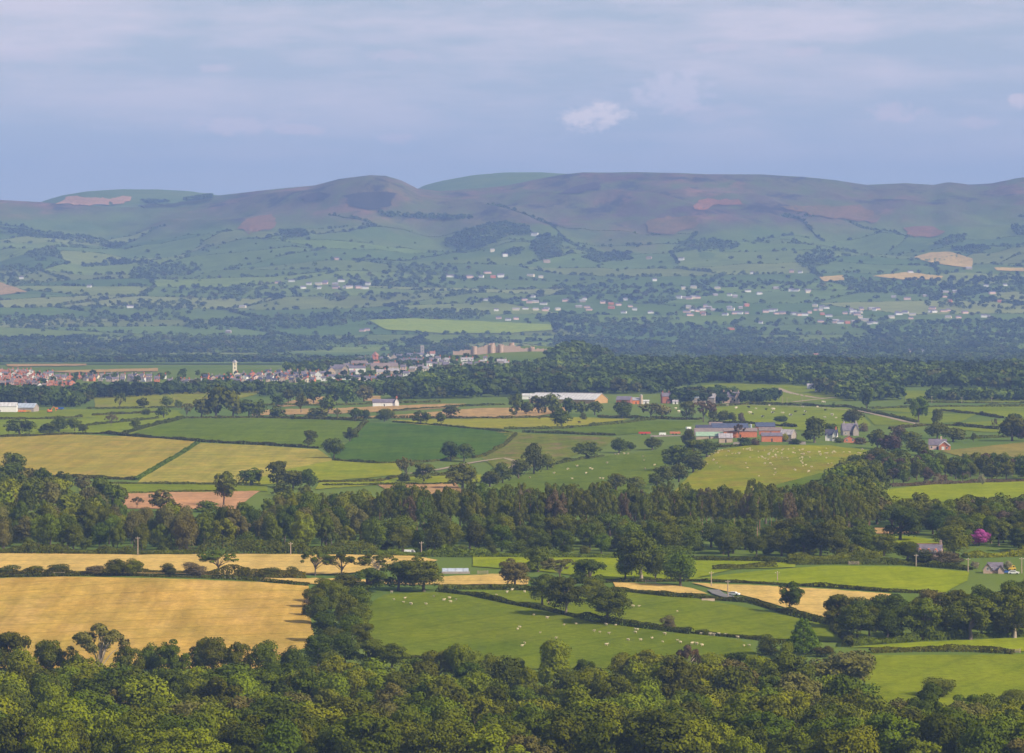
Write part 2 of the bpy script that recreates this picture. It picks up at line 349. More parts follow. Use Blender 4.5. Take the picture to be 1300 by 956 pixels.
# ------------------------------------------------------------------ ground sheet
def build_ground():
    px = np.concatenate([np.arange(-1500, -300, 60.0), np.arange(-300, 1600, 5.0), np.arange(1600, 2900, 60.0)])
    D = np.concatenate([np.geomspace(25, 1300, 24)[:-1], np.arange(1300, 2700, 9.0), np.arange(2700, 6500, 22.0), np.arange(6500, 15600, 34.0), np.arange(15600, 17800, 60.0), np.geomspace(17900, 36000, 10)])
    PX, DD = np.meshgrid(px, D)
    wide = 1 + 6 * (1 - sstep(0, 1200, DD))                      # the fan opens out near the viewer
    X = (PX - W / 2) / FP * DD * wide; Y = DD; Z = zfun(X, Y)
    v = np.stack([X, Y, Z], -1).reshape(-1, 3)
    n, k = PX.shape; i = np.arange(n * k).reshape(n, k)
    f = np.stack([i[:-1, :-1], i[:-1, 1:], i[1:, 1:], i[1:, :-1]], -1).reshape(-1, 4)
    m, nt, b = mat('hillside_and_valley_grass', (0.1, 0.14, 0.03), 1.0, 0.0)
    geo = N(nt, 'ShaderNodeNewGeometry').outputs['Position']
    sp = N(nt, 'ShaderNodeSeparateXYZ'); nt.links.new(geo, sp.inputs[0])
    grass = mixc(nt, ramp(nt, noise_node(nt, geo, 0.004, 4), [(0.4, (0, 0, 0)), (0.6, (1, 1, 1))]), (0.100, 0.150, 0.026), (0.135, 0.175, 0.030))
    # moorland: heather, bracken and bilberry in big soft patches on the tops
    n1 = noise_node(nt, geo, 0.0016, 6, 0.62, sx=1, sy=0.45)
    n2 = noise_node(nt, geo, 0.0035, 6, 0.65, sx=1, sy=0.5, rot=0.4)
    moor = mixc(nt, ramp(nt, n1, [(0.38, (0, 0, 0)), (0.60, (1, 1, 1))]), (0.105, 0.055, 0.062), (0.130, 0.112, 0.058))
    moor = mixc(nt, ramp(nt, n2, [(0.50, (0, 0, 0)), (0.68, (1, 1, 1))]), moor, (0.26, 0.135, 0.090))
    moor = mixc(nt, ramp(nt, noise_node(nt, geo, 0.012, 5, 0.7), [(0.3, (0.75, 0.75, 0.75)), (0.7, (1.25, 1.25, 1.25))]), moor, moor)
    sc = ramp(nt, noise_node(nt, geo, 0.02, 5, 0.7, sx=1, sy=0.3), [(0.3, (0.78, 0.78, 0.8)), (0.7, (1.22, 1.2, 1.2))])
    moor = mixc(nt, 1.0, moor, sc, 'MULTIPLY')
    moor = mixc(nt, ramp(nt, noise_node(nt, geo, 0.009, 6, 0.7, sx=1, sy=0.4, rot=-0.3), [(0.46, (0, 0, 0)), (0.62, (1, 1, 1))]), moor, (0.11, 0.125, 0.04))
    moor = mixc(nt, ramp(nt, noise_node(nt, geo, 0.007, 6, 0.7, sx=1, sy=0.4, rot=0.8), [(0.54, (0, 0, 0)), (0.62, (1, 1, 1))]), moor, (0.045, 0.036, 0.042))
    hgt = mathn(nt, 'ADD', sp.outputs[2], mathn(nt, 'MULTIPLY', mathn(nt, 'SUBTRACT', n1, 0.5), 420.0))
    bx = mathn(nt, 'DIVIDE', mathn(nt, 'SUBTRACT', sp.outputs[0], 480.0), 620.0); bx = mathn(nt, 'POWER', 2.718, mathn(nt, 'MULTIPLY', mathn(nt, 'MULTIPLY', bx, bx), -1.0))
    hgt = mathn(nt, 'MULTIPLY_ADD', bx, 85.0, mathn(nt, 'SUBTRACT', hgt, 22.0))
    tm = N(nt, 'ShaderNodeMapRange'); tm.inputs[1].default_value = 285; tm.inputs[2].default_value = 365; nt.links.new(hgt, tm.inputs[0])
    tm2 = N(nt, 'ShaderNodeMapRange'); tm2.inputs[1].default_value = 15700; tm2.inputs[2].default_value = 15500; nt.links.new(sp.outputs[1], tm2.inputs[0])
    mm = mathn(nt, 'MULTIPLY', tm.outputs[0], tm2.outputs[0])
    col = mixc(nt, mm, grass, moor)
    bp = N(nt, 'ShaderNodeBump'); bp.inputs['Distance'].default_value = 14; bp.inputs['Strength'].default_value = 0.9
    nt.links.new(mathn(nt, 'MULTIPLY', noise_node(nt, geo, 0.006, 7, 0.62, sx=1, sy=0.55), mathn(nt, 'MULTIPLY', sp.outputs[1], 1 / 14000.0)), bp.inputs['Height']); nt.links.new(bp.outputs[0], b.inputs['Normal'])
    nt.links.new(col, b.inputs['Base Color'])
    o = link('ground', mesh_np('ground', v, f, [m], smooth=True)); tag(o, kind='structure')

def drape_mesh(poly, lift=0.35, step=None, rag=0):
    poly = [tuple(map(float, p)) for p in poly]
    a = np.array(poly); w = a[:, 0].ptp() if hasattr(a, 'ptp') else np.ptp(a[:, 0])
    hh = np.ptp(a[:, 1]); sx = step or max(6.0, w / 46); sy = max(0.8, min(3.0, hh / 9))
    bd = []
    for i in range(len(poly)):
        p, q = np.array(poly[i]), np.array(poly[(i + 1) % len(poly)])
        k = max(1, int(max(abs(p[0] - q[0]) / sx, abs(p[1] - q[1]) / sy)))
        for t in range(k): bd.append(tuple(p + (q - p) * t / k))
    if rag:
        bb = np.array(bd); k = np.arange(len(bb)); bb = bb + rag * np.stack([5.0 * fbm(bb[:, 0] / 9, bb[:, 1] / 5, 21, 3), 1.9 * fbm(bb[:, 0] / 8 + 9, bb[:, 1] / 5, 22, 3)], 1); bd = [tuple(q) for q in bb]; poly = bd
    gx = np.arange(a[:, 0].min() + sx / 2, a[:, 0].max(), sx); gy = np.arange(a[:, 1].min() + sy / 2, a[:, 1].max(), sy)
    gp = np.array([(x + (j % 2) * sx / 2, y) for j, y in enumerate(gy) for x in gx]).reshape(-1, 2)
    if len(gp): gp = gp[inpoly(gp, poly)]
    pts = [Vector(p) for p in bd] + [Vector(p) for p in gp]
    n = len(bd)
    r = delaunay_2d_cdt(pts, [], [list(range(n))], 1, 1e-4)
    v2 = np.array([tuple(p) for p in r[0]]); faces = [tuple(f) for f in r[2]]
    P = G(v2); P[:, 2] += lift
    return P, faces

FIELDS = []
def field(name, poly, m, lift=0.35, rag=None):
    if rag is None: rag = 1.6 if 'patch' in name else (0.35 if lift < 1 else 0.3)
    P, fs = drape_mesh(poly, lift, rag=rag)
    out = []
    for t in fs:                                                   # face up
        a, b, c = P[t[0]], P[t[1]], P[t[2]]
        if (b[0] - a[0]) * (c[1] - a[1]) - (b[1] - a[1]) * (c[0] - a[0]) < 0: t = t[::-1]
        out.append(t)
    o = link(name, mesh_np(name, P, out, [m], smooth=True)); tag(o, kind='structure'); FIELDS.append(poly)
    return o

build_ground()
gold = field_mat((0.46, 0.305, 0.090), (0.39, 0.285, 0.080), 0.45, 0.95, 1.6, (0.50, 0.335, 0.125), 0.0)
pale = field_mat((0.55, 0.40, 0.16), (0.50, 0.36, 0.135), 0.25, 1.2, 1.0)
strip = field_mat((0.42, 0.36, 0.12), (0.46, 0.38, 0.14), 0.2)
barley = field_mat((0.34, 0.27, 0.055), (0.27, 0.245, 0.05), 0.35, 0.9, 2.0, (0.36, 0.27, 0.07), 0.3)
barley2 = field_mat((0.33, 0.29, 0.06), (0.26, 0.25, 0.05), 0.35, 0.5, 2.0, (0.36, 0.29, 0.08), 0.3)
lime = field_mat((0.20, 0.22, 0.035), (0.155, 0.20, 0.03), 0.15, 0.4, 1.4, (0.24, 0.24, 0.04), 0.12)
grassA = field_mat((0.095, 0.135, 0.026), (0.118, 0.150, 0.030), 0.12, 0.3, 1.4)
grassB = field_mat((0.120, 0.165, 0.028), (0.150, 0.185, 0.032), 0.10, 0.3, 1.2)
grassC = field_mat((0.165, 0.215, 0.022), (0.195, 0.235, 0.028), 0.12, 0.6, 1.2)
grassD = field_mat((0.048, 0.100, 0.020), (0.064, 0.112, 0.022), 0.3, 0.2, 1.0)
grassE = field_mat((0.085, 0.13, 0.020), (0.10, 0.145, 0.024), 0.25, 1.3, 1.4)
olive = field_mat((0.19, 0.20, 0.045), (0.155, 0.18, 0.04), 0.2, 0.3, 1.0, (0.22, 0.2, 0.07))
sheepgr = field_mat((0.20, 0.205, 0.020), (0.150, 0.185, 0.020), 0.2, 0.2, 1.6, (0.235, 0.20, 0.03))
tan = field_mat((0.40, 0.27, 0.14), (0.36, 0.25, 0.12), 0.3, 0.1, 1.0)
pink = field_mat((0.42, 0.24, 0.15), (0.46, 0.27, 0.17), 0.25, 0.4, 1.0)
worn = field_mat((0.105, 0.14, 0.04), (0.13, 0.145, 0.045), 0.3, 0.1, 2.5, (0.21, 0.155, 0.09))

# near farmland
field('golden_barley_field', [(-260, 742), (0, 735), (80, 733), (200, 735), (330, 740), (392, 745), (392, 775), (400, 818), (330, 850), (0, 850), (-260, 850)], gold)
field('pale_barley_field', [(-260, 702), (0, 702), (175, 705), (330, 704), (520, 706), (556, 712), (520, 722), (430, 729), (330, 732), (200, 729), (0, 727), (-260, 730)], pale)
field('pale_stubble_strip', [(330, 735), (400, 735), (520, 738), (560, 733), (640, 729), (672, 735), (670, 743), (560, 743), (400, 742), (330, 738)], pale)
field('golden_strip_field', [(778, 740), (850, 743), (880, 748), (899, 755), (840, 753), (782, 747)], pale)
field('golden_strip_field', [(877, 741), (964, 744), (1050, 749), (1132, 755), (1112, 768), (1082, 778), (1050, 785), (1012, 777), (960, 761), (915, 750)], pale)
field('sheep_pasture', [(456, 800), (460, 772), (490, 755), (560, 752), (620, 760), (700, 777), (750, 790), (880, 806), (940, 813), (965, 834), (880, 846), (790, 850), (640, 850), (470, 840)], grassA)
field('sheep_pasture', [(572, 751), (650, 750), (790, 751), (880, 760), (970, 776), (1060, 797), (1078, 816), (960, 811), (885, 804), (760, 785), (660, 768)], field_mat((0.110, 0.150, 0.030), (0.125, 0.16, 0.032), 0.1, 0.3, 1.4))
field('bright_meadow', [(880, 736), (960, 726), (1050, 719), (1150, 720), (1231, 727), (1228, 738), (1197, 754), (1130, 752), (1050, 746), (960, 741)], grassC)
field('bright_meadow', [(600, 705), (760, 708), (900, 711), (1010, 715), (1010, 721), (930, 723), (880, 736), (775, 737), (690, 726), (600, 720)], grassC)
field('bright_meadow', [(1078, 823), (1170, 816), (1560, 800), (1560, 822), (1300, 828), (1110, 823)], grassC)
field('rough_pasture', [(1088, 833), (1300, 832), (1560, 830), (1560, 890), (1110, 905)], field_mat((0.135, 0.175, 0.026), (0.16, 0.195, 0.03), 0.2, 0.1, 3))
# middle farmland
field('olive_pasture', [(120, 505), (265, 496), (330, 494), (330, 500), (262, 517), (120, 518)], olive)
field('meadow_strip', [(-260, 524), (0, 522), (200, 519), (232, 522), (200, 528), (100, 531), (-260, 534)], grassB)
field('meadow_strip', [(-260, 537), (100, 532), (225, 523), (235, 530), (165, 552), (90, 551), (-260, 556)], field_mat((0.13, 0.18, 0.03), (0.16, 0.20, 0.034), 0.1, 0.2, 0.8))
field('young_crop_field', [(165, 552), (232, 532), (330, 531), (465, 535), (440, 556), (408, 569), (330, 564), (250, 560)], grassE)
field('dark_clover_field', [(465, 537), (560, 541), (655, 551), (640, 566), (610, 581), (480, 588), (423, 584), (420, 575), (445, 560)], grassD)
field('ripening_barley_field', [(-260, 560), (0, 556), (90, 552), (165, 555), (240, 559), (252, 563), (222, 580), (192, 595), (172, 609), (100, 606), (30, 602), (-260, 598)], barley)
field('ripening_barley_field', [(254, 563), (330, 566), (404, 571), (423, 585), (360, 597), (310, 613), (174, 614), (184, 605), (215, 587), (245, 569)], barley2)
field('lime_meadow', [(423, 585), (480, 589), (507, 588), (510, 603), (410, 612), (330, 616), (310, 613), (360, 597)], lime)
field('meadow_strip', [(100, 614), (340, 617), (340, 624), (150, 628), (100, 624)], grassB)
field('ploughed_pink_field', [(150, 627), (230, 625), (330, 624), (315, 634), (300, 647), (150, 646)], pink)
field('lime_strip_field', [(405, 613), (520, 606), (610, 603), (610, 613), (480, 616), (400, 622)], lime)
field('furrowed_tan_field', [(480, 616), (578, 613), (590, 627), (500, 629)], field_mat((0.36, 0.23, 0.13), (0.32, 0.21, 0.11), 0.6, 0.3, 1.0))
field('tan_stubble_field', [(320, 521), (440, 518), (560, 513), (592, 513), (580, 518), (440, 525), (320, 528)], tan)
field('tan_stubble_field', [(425, 531), (520, 526), (600, 519), (720, 517), (720, 524), (650, 531)], tan)
field('tan_stubble_field', [(350, 514), (385, 506), (412, 504), (414, 512), (360, 517)], tan)
field('tan_stubble_field', [(460, 509), (470, 503), (483, 503), (486, 511)], tan)
field('yellow_meadow', [(495, 534), (640, 531), (720, 530), (802, 532), (735, 541), (640, 545), (530, 540)], field_mat((0.25, 0.24, 0.030), (0.215, 0.23, 0.030), 0.1, 0.3))
field('young_crop_field', [(732, 543), (822, 534), (885, 536), (872, 545), (780, 553), (690, 550)], grassE)
field('worn_pasture', [(640, 552), (700, 552), (785, 556), (770, 566), (720, 582), (640, 604), (612, 582), (642, 567)], worn)
field('hillside_pasture', [(600, 628), (640, 612), (700, 590), (762, 580), (860, 570), (872, 578), (836, 600), (822, 625), (640, 640)], field_mat((0.085, 0.125, 0.026), (0.105, 0.145, 0.03), 0.15, 0.3, 1.4))
field('sunlit_sheep_pasture', [(905, 573), (950, 566), (1050, 566), (1122, 574), (1104, 586), (1070, 598), (1042, 622), (1000, 640), (850, 630), (880, 600)], sheepgr)
field('dark_clover_field', [(940, 640), (965, 622), (1040, 602), (1075, 598), (1060, 625), (1010, 645)], grassE, 0.6)
field('cattle_pasture', [(890, 521), (945, 514), (1080, 518), (1096, 528), (1106, 541), (1064, 550), (1000, 546), (905, 537)], field_mat((0.135, 0.18, 0.03), (0.16, 0.20, 0.034), 0.1, 0.2, 1.5))
field('meadow_strip', [(1105, 520), (1200, 516), (1560, 512), (1560, 520), (1240, 524), (1150, 524)], grassB)
field('meadow_strip', [(1100, 528), (1150, 525), (1240, 526), (1220, 536), (1170, 540), (1110, 540)], field_mat((0.115, 0.16, 0.03), (0.14, 0.18, 0.034), 0.1, 0.2, 0.8))
field('meadow_strip', [(1175, 541), (1225, 537), (1290, 533), (1560, 527), (1560, 550), (1250, 549)], grassB)
field('meadow_strip', [(1230, 524), (1560, 518), (1560, 526), (1290, 531)], field_mat((0.15, 0.19, 0.03), (0.17, 0.21, 0.034), 0.1, 0.2, 0.8))
field('olive_pasture', [(1195, 573), (1300, 562), (1560, 556), (1560, 590), (1240, 586)], field_mat((0.24, 0.20, 0.06), (0.20, 0.19, 0.05), 0.15, 0.2, 1.0))
field('bright_meadow', [(1122, 622), (1180, 616), (1300, 612), (1560, 608), (1560, 640), (1200, 644), (1118, 648)], grassC)
field('bright_meadow', [(1245, 655), (1300, 649), (1560, 645), (1560, 662), (1265, 662)], grassC)
field('bright_meadow', [(1112, 682), (1160, 682), (1210, 690), (1205, 699), (1150, 696)], grassC)
field('ploughed_pink_field', [(1110, 671), (1165, 669), (1168, 678), (1112, 678)], tan)
field('bright_meadow', [(30, 660), (75, 655), (75, 672), (30, 672)], grassC)
field('meadow_strip', [(868, 492), (920, 487), (1000, 489), (1080, 498), (1090, 508), (1000, 512), (940, 512)], grassB)
field('meadow_strip', [(1170, 466), (1245, 464), (1245, 471), (1175, 472)], grassC)
field('meadow_strip', [(1145, 496), (1300, 500), (1560, 500), (1560, 511), (1150, 511)], grassB)

# far valley and hill fields: a jittered lattice of enclosures
def build_far():
    rs = np.random.default_rng(5)
    V, F, C = [], [], []
    edges = []
    rows = [6250]
    while rows[-1] < 14250: rows.append(rows[-1] + 210 + 0.010 * (rows[-1] - 6000) * rs.uniform(0.5, 3.5))
    cw = 330.0; half = 2600; ncol = int(2 * half / cw) + 1
    nodes = {}
    for j, y in enumerate(rows):
        for i in range(ncol):
            x = -half + i * cw + (j % 2) * cw * 0.5 + rs.uniform(-0.36, 0.36) * cw
            yy = y + rs.uniform(-0.28, 0.28) * 210 + x * 0.05
            nodes[(i, j)] = (x, yy)
    pal = [(0.115, 0.155, 0.022), (0.145, 0.18, 0.024), (0.175, 0.20, 0.030), (0.095, 0.135, 0.022), (0.13, 0.165, 0.03), (0.20, 0.205, 0.04)]
    for j in range(len(rows) - 1):
        for i in range(ncol - 1):
            q = [nodes[(i, j)], nodes[(i + 1, j)], nodes[(i + 1, j + 1)], nodes[(i, j + 1)]]
            cy = np.mean([p[1] for p in q]); cx = np.mean([p[0] for p in q])
            zc = zfun(cx, cy)
            edges.append((q[0], q[1], cy, zc)); edges.append((q[0], q[3], cy, zc))
            lim = 300 + 70 * vnoise(cx / 600., 3.3, 4) * 2
            if zc > lim - 70 * math.exp(-((cx - 480) / 620) ** 2) or cy < 6900: continue
            c = np.array(pal[rs.integers(0, len(pal))]) * rs.uniform(0.85, 1.15)
            r = rs.random()
            if r < 0.0 and zc < 200: c = np.array((0.42, 0.31, 0.16)) * rs.uniform(0.8, 1.1)
            elif r < 0.12 and zc < 140: c = np.array((0.24, 0.23, 0.06)) * rs.uniform(0.85, 1.15)
            k = 8; s = np.linspace(0, 1, k + 1); U, T = np.meshgrid(s, s)
            Q = np.array(q)
            X = (Q[0][None, None] * ((1 - U) * (1 - T))[..., None] + Q[1] * (U * (1 - T))[..., None] + Q[2] * (U * T)[..., None] + Q[3] * ((1 - U) * T)[..., None])
            Z = zfun(X[..., 0], X[..., 1]) + 1.6
            b0 = len(V) and sum(len(a) for a in V)
            b0 = sum(len(a) for a in V)
            V.append(np.dstack([X, Z]).reshape(-1, 3))
            idx = np.arange((k + 1) ** 2).reshape(k + 1, k + 1) + b0
            F.append(np.stack([idx[:-1, :-1], idx[:-1, 1:], idx[1:, 1:], idx[1:, :-1]], -1).reshape(-1, 4))
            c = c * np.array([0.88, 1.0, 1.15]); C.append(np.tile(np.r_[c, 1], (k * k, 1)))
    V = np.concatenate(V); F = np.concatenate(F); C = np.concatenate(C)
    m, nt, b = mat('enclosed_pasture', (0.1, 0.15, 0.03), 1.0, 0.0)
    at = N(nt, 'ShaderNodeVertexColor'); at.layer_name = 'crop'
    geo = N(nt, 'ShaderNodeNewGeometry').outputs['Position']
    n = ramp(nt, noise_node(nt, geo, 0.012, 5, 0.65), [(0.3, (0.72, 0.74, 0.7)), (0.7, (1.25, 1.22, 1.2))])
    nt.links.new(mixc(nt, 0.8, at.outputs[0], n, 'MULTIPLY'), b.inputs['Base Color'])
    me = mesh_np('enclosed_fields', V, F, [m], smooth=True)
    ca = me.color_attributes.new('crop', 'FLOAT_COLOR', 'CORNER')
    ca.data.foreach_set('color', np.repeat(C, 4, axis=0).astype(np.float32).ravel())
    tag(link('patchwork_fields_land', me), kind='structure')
    return edges
FAR_EDGES = build_far()
# distinct far patches
field('distant_field', [(468, 408), (520, 406), (640, 411), (700, 414), (700, 421), (640, 425), (560, 425), (490, 420)], field_mat((0.20, 0.27, 0.06), (0.22, 0.28, 0.07)), 3.5)
field('distant_field', [(380, 447), (430, 446), (480, 446), (515, 448), (490, 455), (330, 457), (340, 452)], field_mat((0.12, 0.19, 0.05), (0.13, 0.2, 0.05)), 1.2)
field('tan_field', [(80, 455), (215, 452), (218, 457), (80, 459)], tan, 0.9)
field('tan_field', [(8, 463), (60, 460), (110, 461), (110, 465), (10, 466)], tan, 0.9)
field('tan_field', [(60, 472), (200, 468), (200, 472), (90, 474)], tan, 0.9)
field('yellow_field', [(250, 451), (330, 450), (330, 455), (255, 457)], olive, 0.9)
field('tan_field', [(-80, 358), (0, 360), (35, 372), (0, 376), (-80, 374)], tan, 3.5)
field('golden_far_field', [(1160, 328), (1180, 322), (1205, 321), (1235, 330), (1234, 342), (1200, 338), (1178, 334)], pale, 3.5)
field('golden_far_field', [(1107, 352), (1150, 347), (1197, 352), (1195, 356), (1150, 357)], pale, 3.5)
field('golden_far_field', [(1040, 353), (1070, 351), (1072, 357), (1045, 359)], pale, 3.5)
field('golden_far_field', [(1262, 341), (1310, 342), (1310, 346), (1265, 345)], pale, 3.5)
field('bare_moor_patch', [(74, 260), (86, 251), (134, 251), (139, 256), (138, 261), (100, 262)], pink, 3.0)
field('bare_moor_patch', [(141, 260), (145, 252), (168, 250), (166, 255), (152, 260)], pink, 3.0)
field('bracken_patch', [(882, 268), (886, 256), (900, 253), (935, 255), (945, 261), (905, 262), (898, 269)], field_mat((0.30, 0.13, 0.09), (0.24, 0.12, 0.08), sc=1.0), 3.0)
field('bracken_patch', [(985, 264), (1040, 262), (1090, 262), (1118, 276), (1110, 284), (1040, 275)], field_mat((0.21, 0.115, 0.075), (0.15, 0.11, 0.05), sc=1.0), 3.0)
field('bracken_patch', [(1150, 290), (1180, 288), (1202, 296), (1180, 302), (1155, 300)], field_mat((0.25, 0.12, 0.08), (0.2, 0.12, 0.06), sc=1.0), 3.0)
field('bracken_patch', [(820, 284), (850, 276), (890, 276), (880, 290), (850, 300), (822, 296)], field_mat((0.20, 0.12, 0.07), (0.15, 0.11, 0.05), sc=1.0), 3.0)
field('bracken_patch', [(300, 290), (320, 276), (345, 274), (350, 290), (315, 298)], field_mat((0.24, 0.13, 0.075), (0.2, 0.12, 0.07), sc=1.0), 3.0)
field('heather_patch', [(438, 250), (470, 244), (502, 246), (498, 262), (468, 268), (445, 262)], field_mat((0.045, 0.038, 0.045), (0.055, 0.045, 0.05), sc=1.0), 3.0)
field('heather_patch', [(708, 247), (730, 238), (752, 232), (766, 234), (760, 241), (735, 247)], field_mat((0.065, 0.04, 0.065), (0.06, 0.04, 0.055), sc=1.0), 3.0)
field('heather_patch', [(378, 252), (400, 245), (420, 247), (410, 256), (385, 257)], field_mat((0.06, 0.04, 0.06), (0.055, 0.04, 0.05), sc=1.0), 3.0)
field('heather_patch', [(170, 262), (240, 257), (272, 252), (262, 259), (180, 266)], field_mat((0.05, 0.05, 0.06), (0.045, 0.05, 0.045), sc=1.0), 3.0)
# ------------------------------------------------------------------ foliage and wood builders
def frames(nrm, rng):
    a = rng.normal(size=nrm.shape); t = np.cross(nrm, a); t /= np.linalg.norm(t, axis=1, keepdims=True) + 1e-9
    return t, np.cross(nrm, t)

def quads(pos, nrm, size, rng):
    """leaf clumps: crooked four-sided flakes"""
    n = len(pos); t, u = frames(nrm, rng); s = size * rng.uniform(0.55, 1.35, (n, 1))
    k = rng.uniform(0.6, 1.3, (n, 4, 1))
    c = np.stack([-t - u, t - u, t + u, -t + u], 1) * 0.5 * s[:, None] * k
    v = (pos[:, None] + c).reshape(-1, 3)
    return v, np.arange(n * 4).reshape(n, 4)

def cloud(C, R, n, size, rng, rough=0.5, down=0.35, squash=0.85):
    C = np.asarray(C, float); R = np.asarray(R, float)
    p = R ** 2 / (R ** 2).sum(); k = rng.choice(len(R), n, p=p)
    d = rng.normal(size=(n, 3)); d /= np.linalg.norm(d, axis=1, keepdims=True)
    fl = (d[:, 2] < 0) & (rng.random(n) > down); d[fl, 2] *= -1
    pos = C[k] + d * R[k][:, None] * rng.uniform(0.72, 1.06, (n, 1)) * np.array([1, 1, squash])
    nn = d + rough * rng.normal(size=(n, 3)); nn /= np.linalg.norm(nn, axis=1, keepdims=True)
    return quads(pos, nn, size, rng)

def lobes(kind, rng):
    C, R = [], []
    def shell(k, cz, rx, rz, r0, r1, f0=0.5, f1=1.0, up=-0.35):
        for _ in range(k):
            d = rng.normal(size=3); d /= np.linalg.norm(d)
            while d[2] < up: d = rng.normal(size=3); d /= np.linalg.norm(d)
            f = rng.uniform(f0, f1); r = rng.uniform(r0, r1)
            C.append((d[0] * (rx - r) * f, d[1] * (rx - r) * f, cz + d[2] * (rz - r * 0.8) * f)); R.append(r)
    if kind == 'oak': shell(36, 0.54, 0.53, 0.47, 0.10, 0.19, 0.5, 1.05, -0.9)
    elif kind == 'round': shell(28, 0.49, 0.51, 0.51, 0.13, 0.22, 0.45, 1.0, -0.9)
    elif kind == 'tall': shell(30, 0.53, 0.47, 0.49, 0.09, 0.17, 0.5, 1.05, -0.9)
    elif kind == 'airy': shell(24, 0.62, 0.56, 0.38, 0.07, 0.13, 0.75, 1.1, -0.45)
    elif kind == 'bush': shell(18, 0.42, 0.52, 0.56, 0.14, 0.26, 0.4, 1.0, -0.9)
    elif kind == 'conifer':
        for q in range(46):
            z = 0.06 + 0.9 * (q / 46.0); rr = 0.42 * (1 - z) ** 0.75 + 0.02; a = q * 2.4
            f = rng.uniform(0.65, 1.0); C.append((rr * f * math.cos(a), rr * f * math.sin(a), z)); R.append(0.055 + 0.10 * (1 - z))
    elif kind == 'pine':
        for q in range(26):
            z = 0.40 + 0.53 * (q / 26.0); rr = 0.42 * (1 - z) ** 0.32; a = q * 2.4 + rng.uniform(0, 1)
            f = rng.uniform(0.3, 1.0); C.append((rr * f * math.cos(a), rr * f * math.sin(a), z)); R.append(rng.uniform(0.07, 0.15) * (1.25 - z * 0.6))
    C, R = np.array(C), np.array(R)
    if kind in ('oak', 'round', 'tall', 'airy', 'bush'):                 # lopsided, wind-shaped crowns with bites taken out
        a = rng.uniform(0, 6.28); d = C[:, 0] * math.cos(a) + C[:, 1] * math.sin(a)
        keep = ~((d > 0.18) & (rng.random(len(C)) < 0.45)); C, R = C[keep], R[keep]
        sh = rng.uniform(0.05, 0.22); C[:, 0] -= sh * (C[:, 2] - 0.3) * math.cos(a); C[:, 1] -= sh * (C[:, 2] - 0.3) * math.sin(a)
        R = R * rng.uniform(0.8, 1.2, len(R))
    return C, R

def tube(pts, rad, k=6):
    V, F = [], []
    pts = [np.array(p, float) for p in pts]
    for i, p in enumerate(pts):
        t = pts[min(i + 1, len(pts) - 1)] - pts[max(i - 1, 0)]; t = t / (np.linalg.norm(t) + 1e-9)
        a = np.cross(t, (0, 1, 0.1)); a /= np.linalg.norm(a) + 1e-9; b = np.cross(t, a)
        for j in range(k):
            w = 2 * math.pi * j / k; V.append(p + rad[i] * (math.cos(w) * a + math.sin(w) * b))
    for i in range(len(pts) - 1):
        for j in range(k): F.append((i * k + j, i * k + (j + 1) % k, (i + 1) * k + (j + 1) % k, (i + 1) * k + j))
    return V, F

def joined(parts):
    V, F = [], []
    for v, f in parts:
        b = len(V); V += [tuple(p) for p in v]; F += [tuple(q + b for q in t) for t in f]
    return V, F

def wood_mesh(kind, C, rng):
    r0 = {'pine': 0.014, 'conifer': 0.02, 'tall': 0.026, 'bush': 0.02, 'airy': 0.022}.get(kind, 0.032)
    top = {'pine': 0.93, 'conifer': 0.9, 'bush': 0.35}.get(kind, 0.55)
    fork = {'pine': 0.5, 'conifer': 0.3, 'bush': 0.08}.get(kind, 0.24)
    pts = [(0, 0, -0.03), (0.006, 0.004, 0.1), (-0.01, 0.01, fork), (0.012, -0.01, (fork + top) / 2), (0, 0, top)]
    parts = [tube(pts, [r0 * 1.5, r0, r0 * 0.85, r0 * 0.55, r0 * 0.2])]
    nl = {'pine': 4, 'conifer': 3, 'airy': 14}.get(kind, 8)
    for q in rng.choice(len(C), min(nl, len(C)), replace=False):
        c = C[q]; z0 = min(rng.uniform(fork * 0.85, fork * 1.5), c[2] * 0.9); m = np.array([c[0] * 0.45, c[1] * 0.45, z0 + (c[2] - z0) * 0.62])
        parts.append(tube([(0, 0, z0), m, c * np.array([0.95, 0.95, 1.0])], [r0 * 0.55, r0 * 0.38, r0 * 0.12], 5))
    return joined(parts)

PROTO = {}
def proto(kind, lod):
    """lod 0 near, 1 middle, 2 far; several variants of each"""
    key = (kind, lod)
    if key in PROTO: return PROTO[key]
    out = []
    for v in range({0: 6, 1: 6, 2: 4}[lod]):
        rng = np.random.default_rng(hash((kind, 'x')) % 1 + 100 * v + {'oak': 1, 'round': 2, 'tall': 3, 'airy': 4, 'bush': 5, 'conifer': 6, 'pine': 7}[kind] * 1000)
        C, R = lobes(kind, rng)
        n, s = {0: (7000, 0.027), 1: (1900, 0.048), 2: (420, 0.09)}[lod]
        if kind == 'airy': n = int(n * 0.62)
        if kind == 'pine': n = int(n * 0.62); s *= 0.8
        if kind == 'bush': s *= 1.25; n = int(n * 0.7)
        dn = 0.7 if kind in ('bush', 'round', 'conifer') else 0.45
        vv, ff = cloud(C, R, n, s, rng, 0.33, dn)
        cm = mesh_np('crown', vv, ff, [M['broad']])
        wv, wf = wood_mesh(kind, C, rng)
        wm = mesh_np('trunk', wv, wf, [M['bark']], smooth=True)
        out.append((cm, wm))
    PROTO[key] = out
    return out

